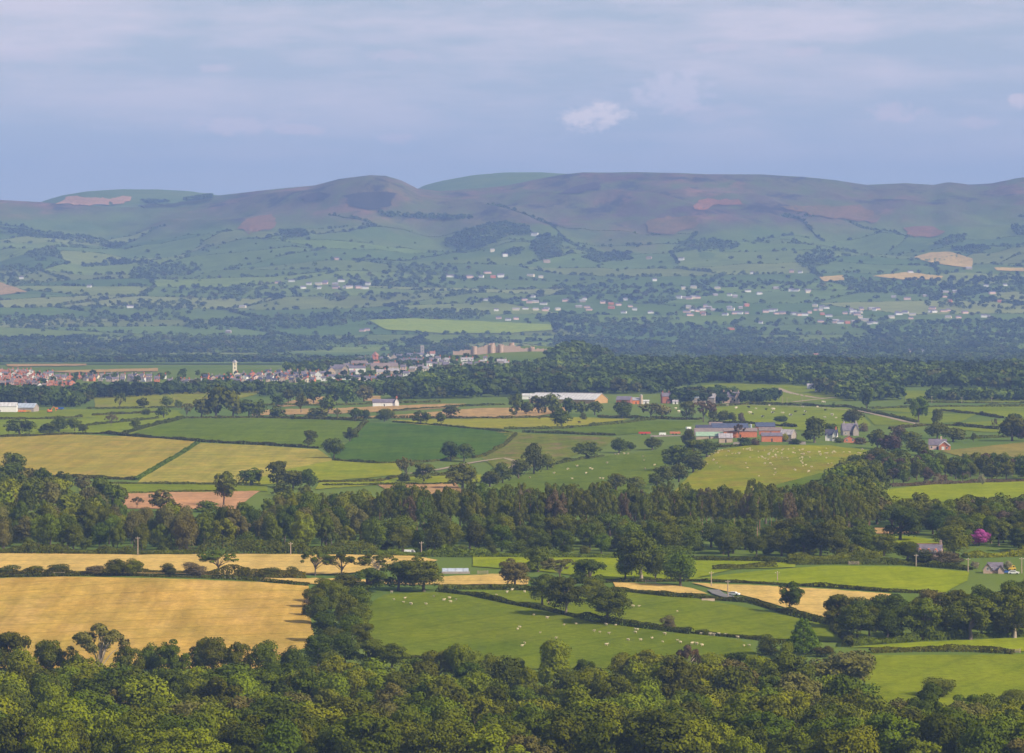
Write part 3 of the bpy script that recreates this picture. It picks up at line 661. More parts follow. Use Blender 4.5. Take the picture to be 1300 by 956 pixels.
COUNT = {}
NAMES = {'oak': 'oak_tree', 'round': 'broadleaf_tree', 'tall': 'broadleaf_tree', 'airy': 'open_crowned_tree', 'bush': 'bush', 'conifer': 'conifer_tree', 'pine': 'pine_tree'}
CATS = {'oak': 'tree', 'round': 'tree', 'tall': 'tree', 'airy': 'tree', 'bush': 'bush', 'conifer': 'tree', 'pine': 'tree'}
def plant(kind, P, h, w, m, label, group=None, bark=None, parts=True, name=None, lod=None):
    if lod is None: lod = 0 if P[1] < 2150 else (1 if P[1] < 3600 else 2)
    pr = proto(kind, lod); cm, wm = pr[random.randrange(len(pr))]
    nm = name or NAMES[kind]; COUNT[nm] = COUNT.get(nm, 0) + 1
    rz = random.uniform(0, 6.28); loc = (P[0], P[1], P[2])
    r = bpy.data.objects.new(nm, None); r.empty_display_size = 1; COL.objects.link(r); r.location = loc; r.rotation_euler = (0, 0, rz); r.scale = (w * random.uniform(.9, 1.14), w * random.uniform(.9, 1.14), h)
    tag(r, label, CATS[kind], group)
    c = link('crown' if kind != 'bush' else 'foliage', cm, r); c.material_slots[0].link = 'OBJECT'; c.material_slots[0].material = M[m]
    if kind != 'bush':
        t = link('trunk', wm, r)
        if bark or kind == 'pine': t.material_slots[0].link = 'OBJECT'; t.material_slots[0].material = M[bark or 'pinebark']
    return r

ORD = ['first', 'second', 'third', 'fourth', 'fifth', 'sixth', 'seventh', 'eighth', 'ninth', 'tenth', 'eleventh', 'twelfth']
def trees(place, items, group=None):
    """items: (px, base row, height px, width px, kind, foliage[, bark]) in photo pixels; every one gets a label of its own"""
    items = sorted(items, key=lambda t: t[0])
    P = G([(t[0], t[1]) for t in items])
    adj = {'oak': 'broad dark oak', 'round': 'round green tree', 'tall': 'upright tree', 'airy': 'thin-crowned tree', 'bush': 'low bush', 'conifer': 'pointed conifer', 'pine': 'slender pine'}
    spec = {'olive': 'olive-yellow ', 'bright': 'bright green ', 'brown': 'brownish ', 'copper': 'copper-leaved ', 'blossom': 'cream-blossomed ', 'magenta': 'magenta-flowering ', 'yellowbush': 'golden-yellow '}
    for k, (t, p) in enumerate(zip(items, P)):
        s = p[1] / FP; a = adj[t[4]]
        if t[5] in spec: a = spec[t[5]] + {'oak': 'spreading tree', 'round': 'round tree', 'tall': 'upright tree', 'airy': 'thin-crowned tree', 'bush': 'bush', 'conifer': 'conifer', 'pine': 'pine'}[t[4]]
        if len(items) > 1:
            o = ORD[k] if k < 12 else f'{k + 1}th'
            lab = f"{a}, {o} from left {place}"
        else: lab = f"{a} {place}"
        plant(t[4], p, t[2] * s, t[3] * s * 1.12, t[5], lab, group, bark=t[6] if len(t) > 6 else None)

def fill_points(poly, dx, dy, jit=0.35, rng=None, extra=None):
    """plantation-like points on the ground inside a photo-pixel polygon; dx and dy in metres"""
    rng = rng or np.random.default_rng(3)
    P = G(poly); pr = [tuple(p) for p in poly]
    x0, x1 = P[:, 0].min(), P[:, 0].max(); y0, y1 = P[:, 1].min(), P[:, 1].max()
    gx, gy = np.meshgrid(np.arange(x0, x1, dx), np.arange(y0, y1, dy))
    gx = gx + (np.arange(gy.shape[0]) % 2)[:, None] * dx / 2
    gx = gx + rng.uniform(-jit, jit, gx.shape) * dx; gy = gy + rng.uniform(-jit, jit, gy.shape) * dy
    Q = np.stack([gx.ravel(), gy.ravel(), zfun(gx.ravel(), gy.ravel())], 1)
    return Q[inpoly(proj(Q), pr)]

def wood(poly, dx, dy, h, mix, label, group, hv=0.22, wv=(0.6, 0.95), seed=3, cap=None, name=None):
    """mix: list of (weight, kind, foliage)"""
    rng = np.random.default_rng(seed); Q = fill_points(poly, dx, dy, 0.35, rng)
    Q = Q[np.argsort(Q[:, 1])]
    w = np.array([m[0] for m in mix], float); w /= w.sum()
    for k, p in enumerate(Q):
        if cap and k >= cap: break
        _, kind, fol = mix[rng.choice(len(mix), p=w)]
        hh = h * rng.uniform(1 - hv, 1 + hv)
        if kind == 'bush': hh *= 0.45
        ww = hh * rng.uniform(*wv) * (0.74 if kind == 'pine' else 1) * (1.5 if kind == 'bush' else 1)
        if fol == 'mix':
            fol = rng.choice(['broad', 'oak', 'bright', 'olive'], p=[0.42, 0.21, 0.29, 0.08])
        lab = label if isinstance(label, str) else label[kind]
        plant(kind, p, hh, ww, str(fol), lab, group, name=name)
    return len(Q)

# ------------------------------------------------------------------ merged far trees
_far_t = None
def far_mass(name, label, P, Hh, Ww, tint, cat='woodland', leaves=64, seed=1, kindm=None):
    rng = np.random.default_rng(seed)
    T = []
    for kk in (kindm or ('oak', 'round', 'tall', 'round')):
        C, R = lobes(kk, rng); v, f = cloud(C, R * 1.1, leaves, 0.23 if leaves < 100 else 0.155, rng, 0.4, 0.4); T.append(v)
    V = np.zeros((len(P), leaves * 4, 3), np.float32); C = np.zeros((len(P), leaves * 4, 4), np.float32)
    a = rng.uniform(0, 6.28, len(P)); k = rng.integers(0, len(T), len(P))
    for j in range(len(T)):
        s = k == j; t = T[j][None]
        ca, sa = np.cos(a[s])[:, None], np.sin(a[s])[:, None]
        V[s, :, 0] = (t[..., 0] * ca - t[..., 1] * sa) * Ww[s][:, None] + P[s][:, 0:1]
        V[s, :, 1] = (t[..., 0] * sa + t[..., 1] * ca) * Ww[s][:, None] + P[s][:, 1:2]
        V[s, :, 2] = t[..., 2] * Hh[s][:, None] + P[s][:, 2:3] - 0.3
    C[..., :3] = tint[:, None, :]; C[..., 3] = 1
    F = np.arange(len(P) * leaves * 4).reshape(-1, 4)
    me = mesh_np(name, V.reshape(-1, 3), F, [TINTED])
    ca = me.color_attributes.new('tint', 'FLOAT_COLOR', 'POINT'); ca.data.foreach_set('color', C.reshape(-1))
    return tag(link(name, me), label, cat, kind='stuff')

TINTED, _nt, _b = mat('tinted_foliage', (0.06, 0.08, 0.02), 0.9, 0.02)
_a = N(_nt, 'ShaderNodeVertexColor'); _a.layer_name = 'tint'; _nt.links.new(_a.outputs[0], _b.inputs['Base Color'])
def tints(n, rng, lo=0.75, hi=1.3, P=None):
    base = np.array([(0.050, 0.074, 0.016), (0.062, 0.088, 0.018), (0.082, 0.108, 0.020), (0.075, 0.075, 0.026)])
    t = base[rng.choice(4, n, p=[0.4, 0.35, 0.17, 0.08])] * np.array([1.0, 1.04, 0.6])
    t = t * rng.uniform(lo, hi, (n, 1))
    if P is not None:
        g = fbm(P[:, 0] / 70.0, P[:, 1] / 160.0, 33, 3)[:, None]; t = t * (1 + 0.9 * g) + np.maximum(g, 0) * np.array([0.03, 0.02, 0.0])
    return np.clip(t, 0.01, 0.3)

# ------------------------------------------------------------------ hedges
def hedge(pts, label, h=1.7, w=1.8, m='hedge', bumpy=0.5, group=None, name='hedge', seed=None):
    """a field hedge along a line of photo pixels"""
    P = G([(p[0], p[1]) for p in pts])
    # follow the ground between the points
    xs, ys = [], []
    for a, b in zip(P[:-1], P[1:]):
        k = max(2, int(np.hypot(*(b - a)[:2]) / 12)); t = np.linspace(0, 1, k, endpoint=False)
        xs += list(a[0] + (b[0] - a[0]) * t); ys += list(a[1] + (b[1] - a[1]) * t)
    xs.append(P[-1][0]); ys.append(P[-1][1]); xs, ys = np.array(xs), np.array(ys)
    seg = np.hypot(np.diff(xs), np.diff(ys)); s = np.r_[0, np.cumsum(seg)]; L = s[-1]
    D = ys.mean(); sz = max(0.42, 1.15 * D / 4700.0)
    n = int(min(26000, L * (h * 2 + w) * 1.5 / sz ** 2))
    rng = np.random.default_rng(seed or int(abs(P[0][0] * 7 + P[0][1])) % 99991)
    u = rng.uniform(0, L, n); x = np.interp(u, s, xs); y = np.interp(u, s, ys)
    tx = np.gradient(xs, s + np.arange(len(s)) * 1e-6); ty = np.gradient(ys, s + np.arange(len(s)) * 1e-6)
    tX = np.interp(u, s, tx); tY = np.interp(u, s, ty); q = np.hypot(tX, tY) + 1e-9; nx, ny = -tY / q, tX / q
    hh = h * (1 + bumpy * fbm(u / 14.0, u * 0 + 2.2, 9, 3) * 1.6); hh = np.maximum(hh, 0.35 * h)
    an = rng.uniform(0, math.pi, n)
    ox = np.cos(an) * w * 0.5; oz = np.sin(an) ** 0.6 * hh
    low = rng.random(n) < 0.3; oz[low] *= rng.uniform(0.1, 1, low.sum())
    pos = np.stack([x + nx * ox, y + ny * ox, 0 * x], 1); pos[:, 2] = zfun(pos[:, 0], pos[:, 1]) + oz
    nr = np.stack([nx * np.cos(an), ny * np.cos(an), np.sin(an)], 1) + 0.5 * rng.normal(size=(n, 3)); nr /= np.linalg.norm(nr, axis=1, keepdims=True)
    v, f = quads(pos, nr, sz, rng)
    c = v.mean(0); c[2] = v[:, 2].min()
    o = link(name, mesh_np('hedge', v - c, f, [M[m]])); o.location = tuple(c)
    return tag(o, label, 'hedge', group)
# ------------------------------------------------------------------ foreground trees
trees('below the golden field', [
    (-22, 866, 60, 52, 'round', 'oak'), (18, 862, 66, 52, 'oak', 'oak'), (28, 872, 58, 48, 'round', 'bright'), (64, 864, 56, 44, 'oak', 'broad'), (92, 866, 46, 36, 'round', 'oak'),
    (165, 868, 50, 40, 'tall', 'broad'), (192, 862, 52, 34, 'round', 'oak'), (222, 866, 56, 44, 'oak', 'broad'), (250, 862, 46, 34, 'tall', 'broad'), (271, 862, 58, 44, 'oak', 'oak'),
    (304, 868, 56, 40, 'tall', 'broad')])
trees('between golden field and sheep pasture', [
    (340, 868, 58, 46, 'round', 'oak'), (374, 866, 52, 44, 'round', 'oak'), (404, 846, 44, 38, 'round', 'oak'), (438, 842, 42, 40, 'round', 'oak'), (468, 846, 38, 40, 'oak', 'oak'), (498, 850, 34, 40, 'oak', 'oak'), (420, 858, 36, 36, 'round', 'broad')])
trees('in the tree line beside the golden field', [
    (436, 753, 30, 44, 'round', 'oak'), (466, 752, 34, 44, 'oak', 'oak'), (410, 766, 34, 34, 'round', 'broad'), (428, 778, 40, 40, 'round', 'broad'), (403, 792, 38, 36, 'round', 'oak'), (440, 796, 44, 38, 'round', 'oak'),
    (412, 816, 42, 40, 'round', 'broad'), (447, 818, 42, 40, 'oak', 'oak'), (392, 782, 22, 20, 'bush', 'brown'), (456, 774, 34, 38, 'round', 'oak'), (458, 800, 36, 36, 'round', 'broad'), (398, 772, 30, 30, 'round', 'oak'), (465, 822, 34, 34, 'oak', 'oak'), (424, 830, 36, 40, 'round', 'oak')])
trees('in the wood edge below the sheep pasture', [
    (528, 866, 34, 40, 'round', 'broad'), (556, 870, 48, 46, 'oak', 'bright'), (590, 872, 62, 50, 'oak', 'bright'), (624, 872, 46, 42, 'round', 'bright'), (655, 872, 40, 36, 'round', 'broad'), (704, 876, 68, 58, 'round', 'bright'),
    (742, 872, 38, 34, 'round', 'broad'), (790, 872, 46, 40, 'round', 'bright'), (822, 874, 50, 50, 'oak', 'bright'), (872, 868, 48, 34, 'airy', 'brown', 'palebark'), (905, 872, 46, 44, 'round', 'bright'), (938, 866, 42, 42, 'oak', 'broad'), (962, 874, 46, 44, 'round', 'bright'), (992, 874, 44, 42, 'round', 'broad')])
trees('with pale bare limbs in front of the golden field', [(126, 868, 74, 62, 'airy', 'olive', 'palebark')])
trees('at the corner of the rough pasture', [(1064, 886, 66, 88, 'oak', 'olive', 'palebark')])
trees('by the hedge end beside the sheep pasture', [(1020, 830, 46, 44, 'conifer', 'conifer')])
trees('beside the pointed bright conifer', [(975, 832, 28, 34, 'bush', 'oak'), (998, 836, 26, 24, 'bush', 'broad'), (1046, 834, 18, 26, 'bush', 'hedge')])
trees('at the foot of the rough pasture', [(1190, 884, 26, 56, 'bush', 'oak'), (1290, 900, 26, 50, 'round', 'broad')])
wood([(-60, 896), (1040, 900), (1130, 938), (1360, 948), (1380, 1006), (-80, 1006)], 14, 18, 16, [(3, 'round', 'bright'), (3, 'round', 'broad'), (3, 'oak', 'oak'), (2, 'oak', 'bright'), (1, 'oak', 'olive'), (1, 'tall', 'broad')],
     'leafy broadleaf tree in the dense wood along the foot of the slope', 'broadleaf trees in the wood at the foot of the slope', seed=21, wv=(0.85, 1.15), name='slope_wood_tree')

# ------------------------------------------------------------------ trees among the near fields
trees('in the bushy hedge above the golden field', [
    (10, 729, 13, 32, 'bush', 'hedge'), (44, 729, 13, 30, 'bush', 'hedge'), (76, 729, 16, 32, 'bush', 'hedge'), (120, 729, 12, 28, 'bush', 'brown'), (148, 731, 24, 32, 'round', 'broad'), (168, 731, 25, 28, 'round', 'oak'),
    (214, 730, 17, 24, 'bush', 'hedge'), (246, 731, 19, 32, 'bush', 'brown'), (277, 728, 28, 44, 'airy', 'oak'), (310, 731, 12, 24, 'bush', 'hedge'), (340, 733, 14, 36, 'bush', 'hedge'), (371, 733, 15, 24, 'bush', 'hedge')])
trees('along the pale strip above the sheep pasture', [
    (400, 731, 34, 34, 'airy', 'oak'), (434, 731, 28, 38, 'airy', 'oak'), (480, 732, 32, 42, 'airy', 'oak', 'palebark'), (506, 750, 42, 48, 'oak', 'oak'), (538, 751, 46, 58, 'oak', 'oak')])
trees('in the hedge across the sheep pasture', [
    (654, 746, 38, 42, 'oak', 'olive'), (683, 726, 34, 40, 'round', 'broad'), (711, 736, 30, 40, 'airy', 'olive'), (749, 748, 42, 50, 'oak', 'oak'), (688, 769, 42, 40, 'oak', 'oak'), (719, 782, 54, 50, 'oak', 'oak', 'palebark'), (750, 764, 36, 34, 'round', 'oak'), (771, 792, 50, 54, 'oak', 'oak')])
trees('beside the lane with the bright meadow behind', [
    (814, 738, 64, 68, 'oak', 'broad', 'palebark'), (794, 735, 34, 30, 'round', 'broad'), (832, 735, 38, 30, 'round', 'oak'), (864, 744, 48, 50, 'round', 'broad')])
trees('with rusty brown leaves in the middle of the sheep pasture', [(848, 798, 18, 20, 'bush', 'brown')])
trees('in the hedge below the pale corner field', [(1002, 778, 42, 38, 'tall', 'oak')])
trees('at the lower hedge of the sheep pasture', [(892, 806, 8, 20, 'bush', 'hedge')])
wood([(1066, 802), (1100, 796), (1200, 785), (1240, 771), (1560, 766), (1560, 803), (1300, 808), (1170, 814), (1085, 820)], 10, 13, 11.5, [(3, 'oak', 'oak'), (3, 'round', 'oak'), (3, 'round', 'broad'), (1, 'round', 'olive'), (2, 'bush', 'oak')],
     'dark broadleaf tree in the thick clump beside the bright meadow', 'dark trees in the clump beside the bright meadow', seed=5, wv=(0.95, 1.3), name='clump_tree')
trees('standing out at the edge of the dark clump', [(1070, 798, 48, 52, 'oak', 'oak'), (1092, 800, 44, 46, 'round', 'oak'), (1170, 812, 52, 60, 'oak', 'oak'), (1232, 812, 60, 60, 'oak', 'broad'), (1288, 810, 66, 60, 'oak', 'oak', 'palebark')])

# ------------------------------------------------------------------ the long wood across the middle
wood([(-60, 690), (60, 676), (165, 676), (170, 686), (330, 683), (345, 668), (480, 667), (480, 702), (170, 703), (-60, 701)], 9.2, 25, 15.0, [(3, 'tall', 'mix'), (3, 'round', 'mix'), (2, 'round', 'olive'), (1, 'oak', 'broad'), (2, 'bush', 'broad')],
     'mixed broadleaf tree in the long wood behind the pale field', 'broadleaf trees in the long wood behind the pale field', seed=8, wv=(0.6, 0.9), name='woodland_tree')
wood([(480, 667), (1020, 664), (1110, 662), (1100, 684), (760, 684), (480, 686)], 7.2, 24, 18.5, [(9, 'pine', 'pine'), (2, 'pine', 'broad'), (0.5, 'pine', 'brown'), (2, 'tall', 'oak'), (1, 'tall', 'pine')],
     'tall pine with a bare pinkish trunk in the plantation belt', 'pines of the plantation belt', seed=9, wv=(0.65, 0.95), hv=0.15, name='pine_tree')
wood([(480, 686), (760, 686), (900, 692), (1100, 690), (1110, 712), (1010, 710), (760, 706), (600, 706), (480, 704)], 9.5, 17, 12.0, [(3, 'round', 'oak'), (2, 'oak', 'oak'), (2, 'round', 'broad'), (3, 'bush', 'oak')],
     'dark round tree along the front edge of the plantation', 'round trees along the front edge of the plantation', seed=10, wv=(0.8, 1.2), name='woodland_edge_tree')
wood([(338, 650), (400, 646), (480, 644), (480, 664), (338, 664)], 10, 22, 10.5, [(4, 'round', 'bright'), (4, 'tall', 'broad'), (3, 'tall', 'olive')],
     'fresh green tree on the far side of the long wood', 'fresh green trees on the far side of the long wood', seed=12, wv=(0.7, 1.0), name='fresh_green_tree')
# left wood
wood([(-80, 622), (20, 622), (60, 636), (158, 648), (156, 676), (80, 674), (76, 655), (30, 655), (28, 676), (-80, 684)], 14, 30, 14.5, [(4, 'round', 'mix'), (3, 'oak', 'oak'), (2, 'round', 'olive')],
     'leafy tree in the wood below the ripening barley', 'leafy trees in the wood below the ripening barley', seed=13, wv=(0.75, 1.15), name='wood_tree')
trees('at the wood top below the barley', [(-8, 612, 30, 34, 'round', 'oak'), (18, 608, 36, 32, 'round', 'oak'), (46, 624, 28, 34, 'round', 'broad'), (78, 624, 26, 30, 'oak', 'oak'), (104, 626, 26, 30, 'tall', 'olive'), (126, 640, 34, 36, 'round', 'oak'), (152, 646, 34, 24, 'tall', 'broad')])
# right wood
wood([(1020, 652), (1050, 626), (1110, 606), (1120, 640), (1110, 668), (1040, 684), (1010, 684)], 10, 24, 14, [(3, 'round', 'broad'), (2, 'oak', 'oak'), (2, 'tall', 'bright')],
     'bushy tree in the wood running up beside the sunlit sheep field', 'bushy trees in the wood beside the sunlit sheep field', seed=14, wv=(0.75, 1.1), name='bushy_tree')
wood([(1060, 606), (1130, 588), (1220, 596), (1380, 594), (1380, 610), (1240, 611), (1150, 616), (1120, 612)], 9.5, 20, 10.5, [(3, 'round', 'broad'), (2, 'oak', 'oak'), (1, 'tall', 'copper'), (1, 'bush', 'brown')],
     'small tree in the shelter belt above the bright meadow', 'small trees in the shelter belt above the bright meadow', seed=15, wv=(0.8, 1.1), name='shelter_belt_tree')
wood([(1112, 664), (1240, 656), (1380, 664), (1380, 706), (1290, 702), (1235, 690), (1222, 712), (1208, 712), (1212, 684), (1168, 676), (1112, 668)], 9.5, 17, 12.0, [(4, 'round', 'mix'), (3, 'oak', 'oak'), (1, 'tall', 'copper')],
     'leafy tree in the wood around the two stone houses', 'leafy trees in the wood around the two stone houses', seed=16, wv=(0.85, 1.2), name='leafy_tree')
trees('behind the gable of the long stone house', [(1143, 686, 46, 62, 'oak', 'oak'), (1186, 668, 14, 16, 'bush', 'blossom'), (1160, 668, 18, 20, 'round', 'broad'), (1206, 672, 20, 18, 'round', 'brown')])
trees('in the wood above the small stone house', [(1243, 693, 24, 28, 'round', 'magenta')])
trees('beside the small stone house', [(1279, 724, 14, 14, 'round', 'blossom'), (1238, 722, 12, 12, 'bush', 'blossom')])
trees('in front of the long stone house', [(1122, 706, 30, 40, 'round', 'broad'), (1152, 712, 26, 46, 'round', 'broad'), (1170, 714, 18, 40, 'bush', 'hedge'), (1205, 716, 18, 44, 'bush', 'brown'), (1090, 700, 34, 40, 'round', 'oak'), (1060, 694, 40, 40, 'tall', 'oak'), (1096, 664, 20, 26, 'tall', 'bright')])
trees('in the shelter belt, taller than its neighbours', [(1247, 616, 16, 12, 'round', 'blossom'), (1188, 614, 10, 12, 'round', 'blossom')])

# ------------------------------------------------------------------ trees among the middle fields
trees('in the hedge under the farm sheds', [(25, 553, 22, 42, 'oak', 'oak'), (60, 550, 14, 26, 'bush', 'oak'), (75, 549, 24, 26, 'round', 'oak'), (95, 548, 19, 20, 'oak', 'oak'), (105, 550, 12, 14, 'oak', 'oak')])
trees('along the hedges of the small meadows', [(141, 541, 15, 14, 'airy', 'brown'), (171, 547, 17, 16, 'oak', 'oak'), (152, 520, 22, 14, 'airy', 'oak'), (182, 518, 15, 16, 'round', 'oak'), (186, 527, 9, 14, 'bush', 'oak'), (208, 531, 16, 20, 'oak', 'oak'), (211, 517, 16, 18, 'round', 'oak'), (226, 518, 12, 12, 'round', 'oak'), (237, 531, 20, 14, 'airy', 'olive')])
trees('in the copse above the young crop field', [(256, 530, 26, 26, 'round', 'oak'), (274, 530, 44, 40, 'round', 'oak'), (296, 530, 36, 34, 'round', 'oak'), (316, 530, 26, 26, 'oak', 'oak'), (330, 529, 24, 20, 'round', 'broad'), (352, 530, 16, 24, 'bush', 'oak')])
trees('beside the ploughed pink field', [(204, 650, 32, 34, 'tall', 'olive'), (284, 642, 46, 32, 'tall', 'oak'), (262, 650, 16, 30, 'bush', 'oak'), (220, 652, 18, 24, 'bush', 'hedge'), (174, 645, 14, 14, 'airy', 'brown')])
trees('in front of the pale lime meadow', [(318, 617, 24, 32, 'oak', 'oak'), (352, 618, 36, 32, 'oak', 'oak'), (372, 620, 24, 34, 'round', 'oak'), (392, 622, 28, 24, 'round', 'broad'), (358, 629, 18, 30, 'bush', 'broad')])
trees('between young crop and dark clover', [(391, 568, 24, 22, 'oak', 'oak'), (444, 561, 19, 20, 'oak', 'oak'), (424, 582, 28, 28, 'oak', 'oak')])
trees('below the dark clover field', [(516, 610, 30, 24, 'airy', 'olive'), (538, 612, 26, 28, 'oak', 'oak'), (512, 612, 12, 18, 'bush', 'hedge'), (572, 585, 26, 28, 'round', 'oak'), (589, 586, 24, 26, 'oak', 'oak'), (587, 620, 36, 42, 'round', 'oak')])
trees('in the line climbing from the wood', [(622, 618, 22, 26, 'round', 'oak'), (638, 614, 30, 28, 'round', 'oak'), (658, 608, 26, 28, 'round', 'oak'), (678, 602, 42, 34, 'round', 'oak'), (695, 597, 24, 22, 'round', 'broad')])
trees('alone in the worn pasture', [(744, 583, 24, 34, 'oak', 'broad')])
trees('behind the hillside sheep pasture', [(786, 575, 22, 28, 'round', 'oak'), (828, 571, 19, 28, 'round', 'oak'), (800, 572, 12, 14, 'round', 'oak')])
trees('in the line between the sheep fields', [(874, 566, 24, 22, 'round', 'broad'), (880, 582, 26, 30, 'oak', 'oak'), (897, 580, 26, 30, 'round', 'oak'), (862, 598, 34, 38, 'oak', 'oak'), (880, 600, 26, 30, 'round', 'oak'), (842, 616, 26, 30, 'round', 'oak'), (862, 612, 26, 30, 'round', 'oak'), (834, 621, 22, 26, 'oak', 'oak')])
trees('where hillside pasture meets the plantation', [(782, 624, 24, 30, 'round', 'broad'), (806, 624, 20, 28, 'round', 'broad'), (664, 632, 16, 12, 'conifer', 'pine'), (704, 632, 18, 24, 'oak', 'broad')])
trees('along the yellow meadow', [(451, 536, 18, 20, 'airy', 'oak'), (488, 535, 14, 18, 'round', 'oak'), (462, 535, 16, 16, 'oak', 'oak'), (534, 539, 18, 26, 'oak', 'oak'), (560, 539, 16, 18, 'oak', 'oak'), (573, 530, 16, 22, 'oak', 'oak'), (713, 544, 26, 28, 'oak', 'oak'), (491, 534, 17, 20, 'oak', 'oak')])
trees('in the row before the long white shed', [(655, 528, 30, 18, 'round', 'oak'), (668, 526, 18, 24, 'round', 'broad'), (684, 525, 24, 26, 'round', 'oak'), (702, 525, 27, 28, 'round', 'broad'), (722, 526, 24, 24, 'round', 'oak'), (739, 527, 20, 20, 'round', 'oak'), (755, 527, 18, 22, 'oak', 'oak'), (741, 533, 10, 10, 'bush', 'oak')])
trees('in the hedge beside the silo', [(790, 532, 26, 28, 'round', 'oak'), (826, 532, 22, 30, 'airy', 'olive'), (840, 530, 18, 22, 'round', 'olive'), (872, 533, 26, 22, 'oak', 'oak'), (893, 536, 30, 28, 'airy', 'brown'), (905, 535, 16, 16, 'round', 'oak'), (919, 537, 18, 20, 'round', 'oak'), (930, 537, 14, 14, 'round', 'oak'), (941, 538, 15, 13, 'round', 'copper')])
trees('between the brick farm and the white house', [(1034, 562, 34, 38, 'round', 'oak'), (1055, 556, 20, 20, 'round', 'oak'), (1085, 541, 22, 28, 'oak', 'oak')])
trees('around the brick farm', [(972, 560, 12, 8, 'conifer', 'yellowbush'), (997, 561, 13, 10, 'round', 'yellowbush'), (945, 566, 12, 22, 'bush', 'oak'), (958, 565, 9, 16, 'bush', 'brown'), (1010, 564, 8, 14, 'bush', 'oak'), (938, 556, 18, 14, 'airy', 'copper'), (992, 536, 10, 18, 'bush', 'oak')])
trees('in the gardens behind the sunlit sheep field', [(1114, 570, 28, 30, 'round', 'oak'), (1132, 576, 30, 36, 'round', 'copper'), (1156, 568, 22, 30, 'round', 'oak'), (1166, 578, 24, 36, 'round', 'oak'), (1092, 564, 10, 20, 'bush', 'brown'), (1064, 562, 8, 16, 'bush', 'oak'), (1140, 590, 22, 40, 'round', 'broad'), (1096, 548, 12, 14, 'bush', 'brown'), (1142, 556, 18, 22, 'round', 'brown')])
trees('in the small meadows beyond the gardens', [(1100, 523, 34, 18, 'tall', 'oak'), (1166, 537, 36, 24, 'tall', 'broad'), (1160, 520, 14, 22, 'airy', 'broad'), (1190, 538, 20, 20, 'round', 'oak'), (1190, 557, 24, 28, 'round', 'oak'), (1210, 561, 20, 32, 'round', 'oak'), (1236, 561, 12, 10, 'tall', 'oak'), (1058, 518, 8, 6, 'bush', 'oak')])
trees('beyond the olive pasture', [(1285, 560, 36, 38, 'round', 'oak'), (1302, 560, 28, 30, 'round', 'copper'), (1287, 540, 16, 22, 'round', 'oak')])
trees('dead and bare in the small meadow', [(1262, 545, 14, 7, 'airy', 'brown', 'palebark')])
trees('among the tan stubble strips', [(326, 530, 20, 22, 'round', 'oak'), (354, 531, 14, 26, 'bush', 'oak'), (372, 533, 9, 9, 'bush', 'oak'), (382, 524, 28, 18, 'tall', 'oak'), (405, 531, 16, 30, 'bush', 'oak'), (417, 524, 26, 26, 'round', 'oak'), (428, 533, 14, 10, 'airy', 'olive'), (453, 532, 14, 16, 'oak', 'oak')])
trees('beside the low white farmhouse', [(398, 512, 26, 24, 'round', 'oak'), (440, 513, 28, 30, 'round', 'broad'), (462, 510, 24, 24, 'round', 'olive'), (425, 512, 22, 22, 'tall', 'oak'), (505, 510, 26, 22, 'round', 'broad'), (380, 510, 20, 20, 'round', 'oak'), (352, 516, 16, 20, 'round', 'broad'), (366, 512, 20, 20, 'tall', 'oak')])

# ------------------------------------------------------------------ hedges
hedge([(-40, 733), (80, 731.5), (200, 732.5), (330, 738), (392, 744)], 'long clipped hedge along the top of the golden field', 1.2, 2)
hedge([(-40, 731), (120, 729), (330, 733), (388, 735)], 'overgrown bushy hedge between the golden and the pale field', 2.6, 4, bumpy=0.8)
hedge([(-40, 702), (175, 704), (330, 703), (480, 704)], 'tall leafy hedge at the foot of the long wood', 4.6, 6, bumpy=1.0)
hedge([(480, 705), (600, 707), (760, 708), (880, 710)], 'tall dark hedge along the front of the plantation', 4.2, 6, m='oak', bumpy=1.1)
hedge([(1080, 819), (1170, 813), (1300, 807), (1400, 803)], 'tall shady undergrowth hedge under the dark clump', 4.0, 5, m='oak', bumpy=1.0)
hedge([(1000, 712), (1060, 712), (1120, 712)], 'tall undergrowth hedge at the plantation corner', 5.0, 6, m='oak', bumpy=1.0)
hedge([(1225, 708), (1300, 706), (1400, 706)], 'tall undergrowth hedge in the wood above the small stone house', 4.0, 6, m='broad', bumpy=1.0)
hedge([(556, 748), (620, 748), (700, 752), (790, 752)], 'hedge along the pale strip behind the sheep pasture', 2.2, 3)
hedge([(556, 752), (600, 757), (650, 768), (700, 777), (750, 789), (800, 796), (878, 806)], 'dark hedge running diagonally across the sheep pasture', 2.2, 2.6)
hedge([(884, 804), (900, 806), (960, 812), (1000, 818)], 'broken hedge at the low corner of the sheep pasture', 1.4, 2)
hedge([(778, 750), (850, 758), (900, 761), (955, 765), (1005, 781), (1048, 792), (1075, 800)], 'thick hedge below the two golden corner fields', 2.0, 3)
hedge([(700, 742), (790, 739), (880, 738), (960, 741), (1050, 746), (1130, 752), (1190, 754)], 'hedge below the bright green meadow', 1.3, 2)
hedge([(905, 724), (940, 722), (985, 720)], 'short thick hedge inside the bright meadow', 2.6, 3)
hedge([(880, 712), (960, 713), (1015, 716)], 'hedge on the shaded edge of the plantation', 2.4, 3)
hedge([(1000, 717), (1060, 716), (1150, 717), (1232, 724)], 'dark hedge in front of the long stone house', 3.0, 4, bumpy=0.8)
hedge([(1060, 800), (1078, 815), (1076, 822)], 'hedge beside the thick clump of dark trees', 3.0, 4)
hedge([(1105, 829), (1160, 827), (1230, 827), (1287, 830)], 'dark clipped hedge between the bright meadow and the rough pasture', 2.2, 3)
hedge([(458, 806), (470, 815), (480, 836), (600, 840)], 'low hedge at the foot of the large sheep pasture', 1.6, 2)
hedge([(1130, 618), (1240, 613), (1380, 610)], 'reddish hedge at the top of the bright meadow', 2.2, 3, m='brown')
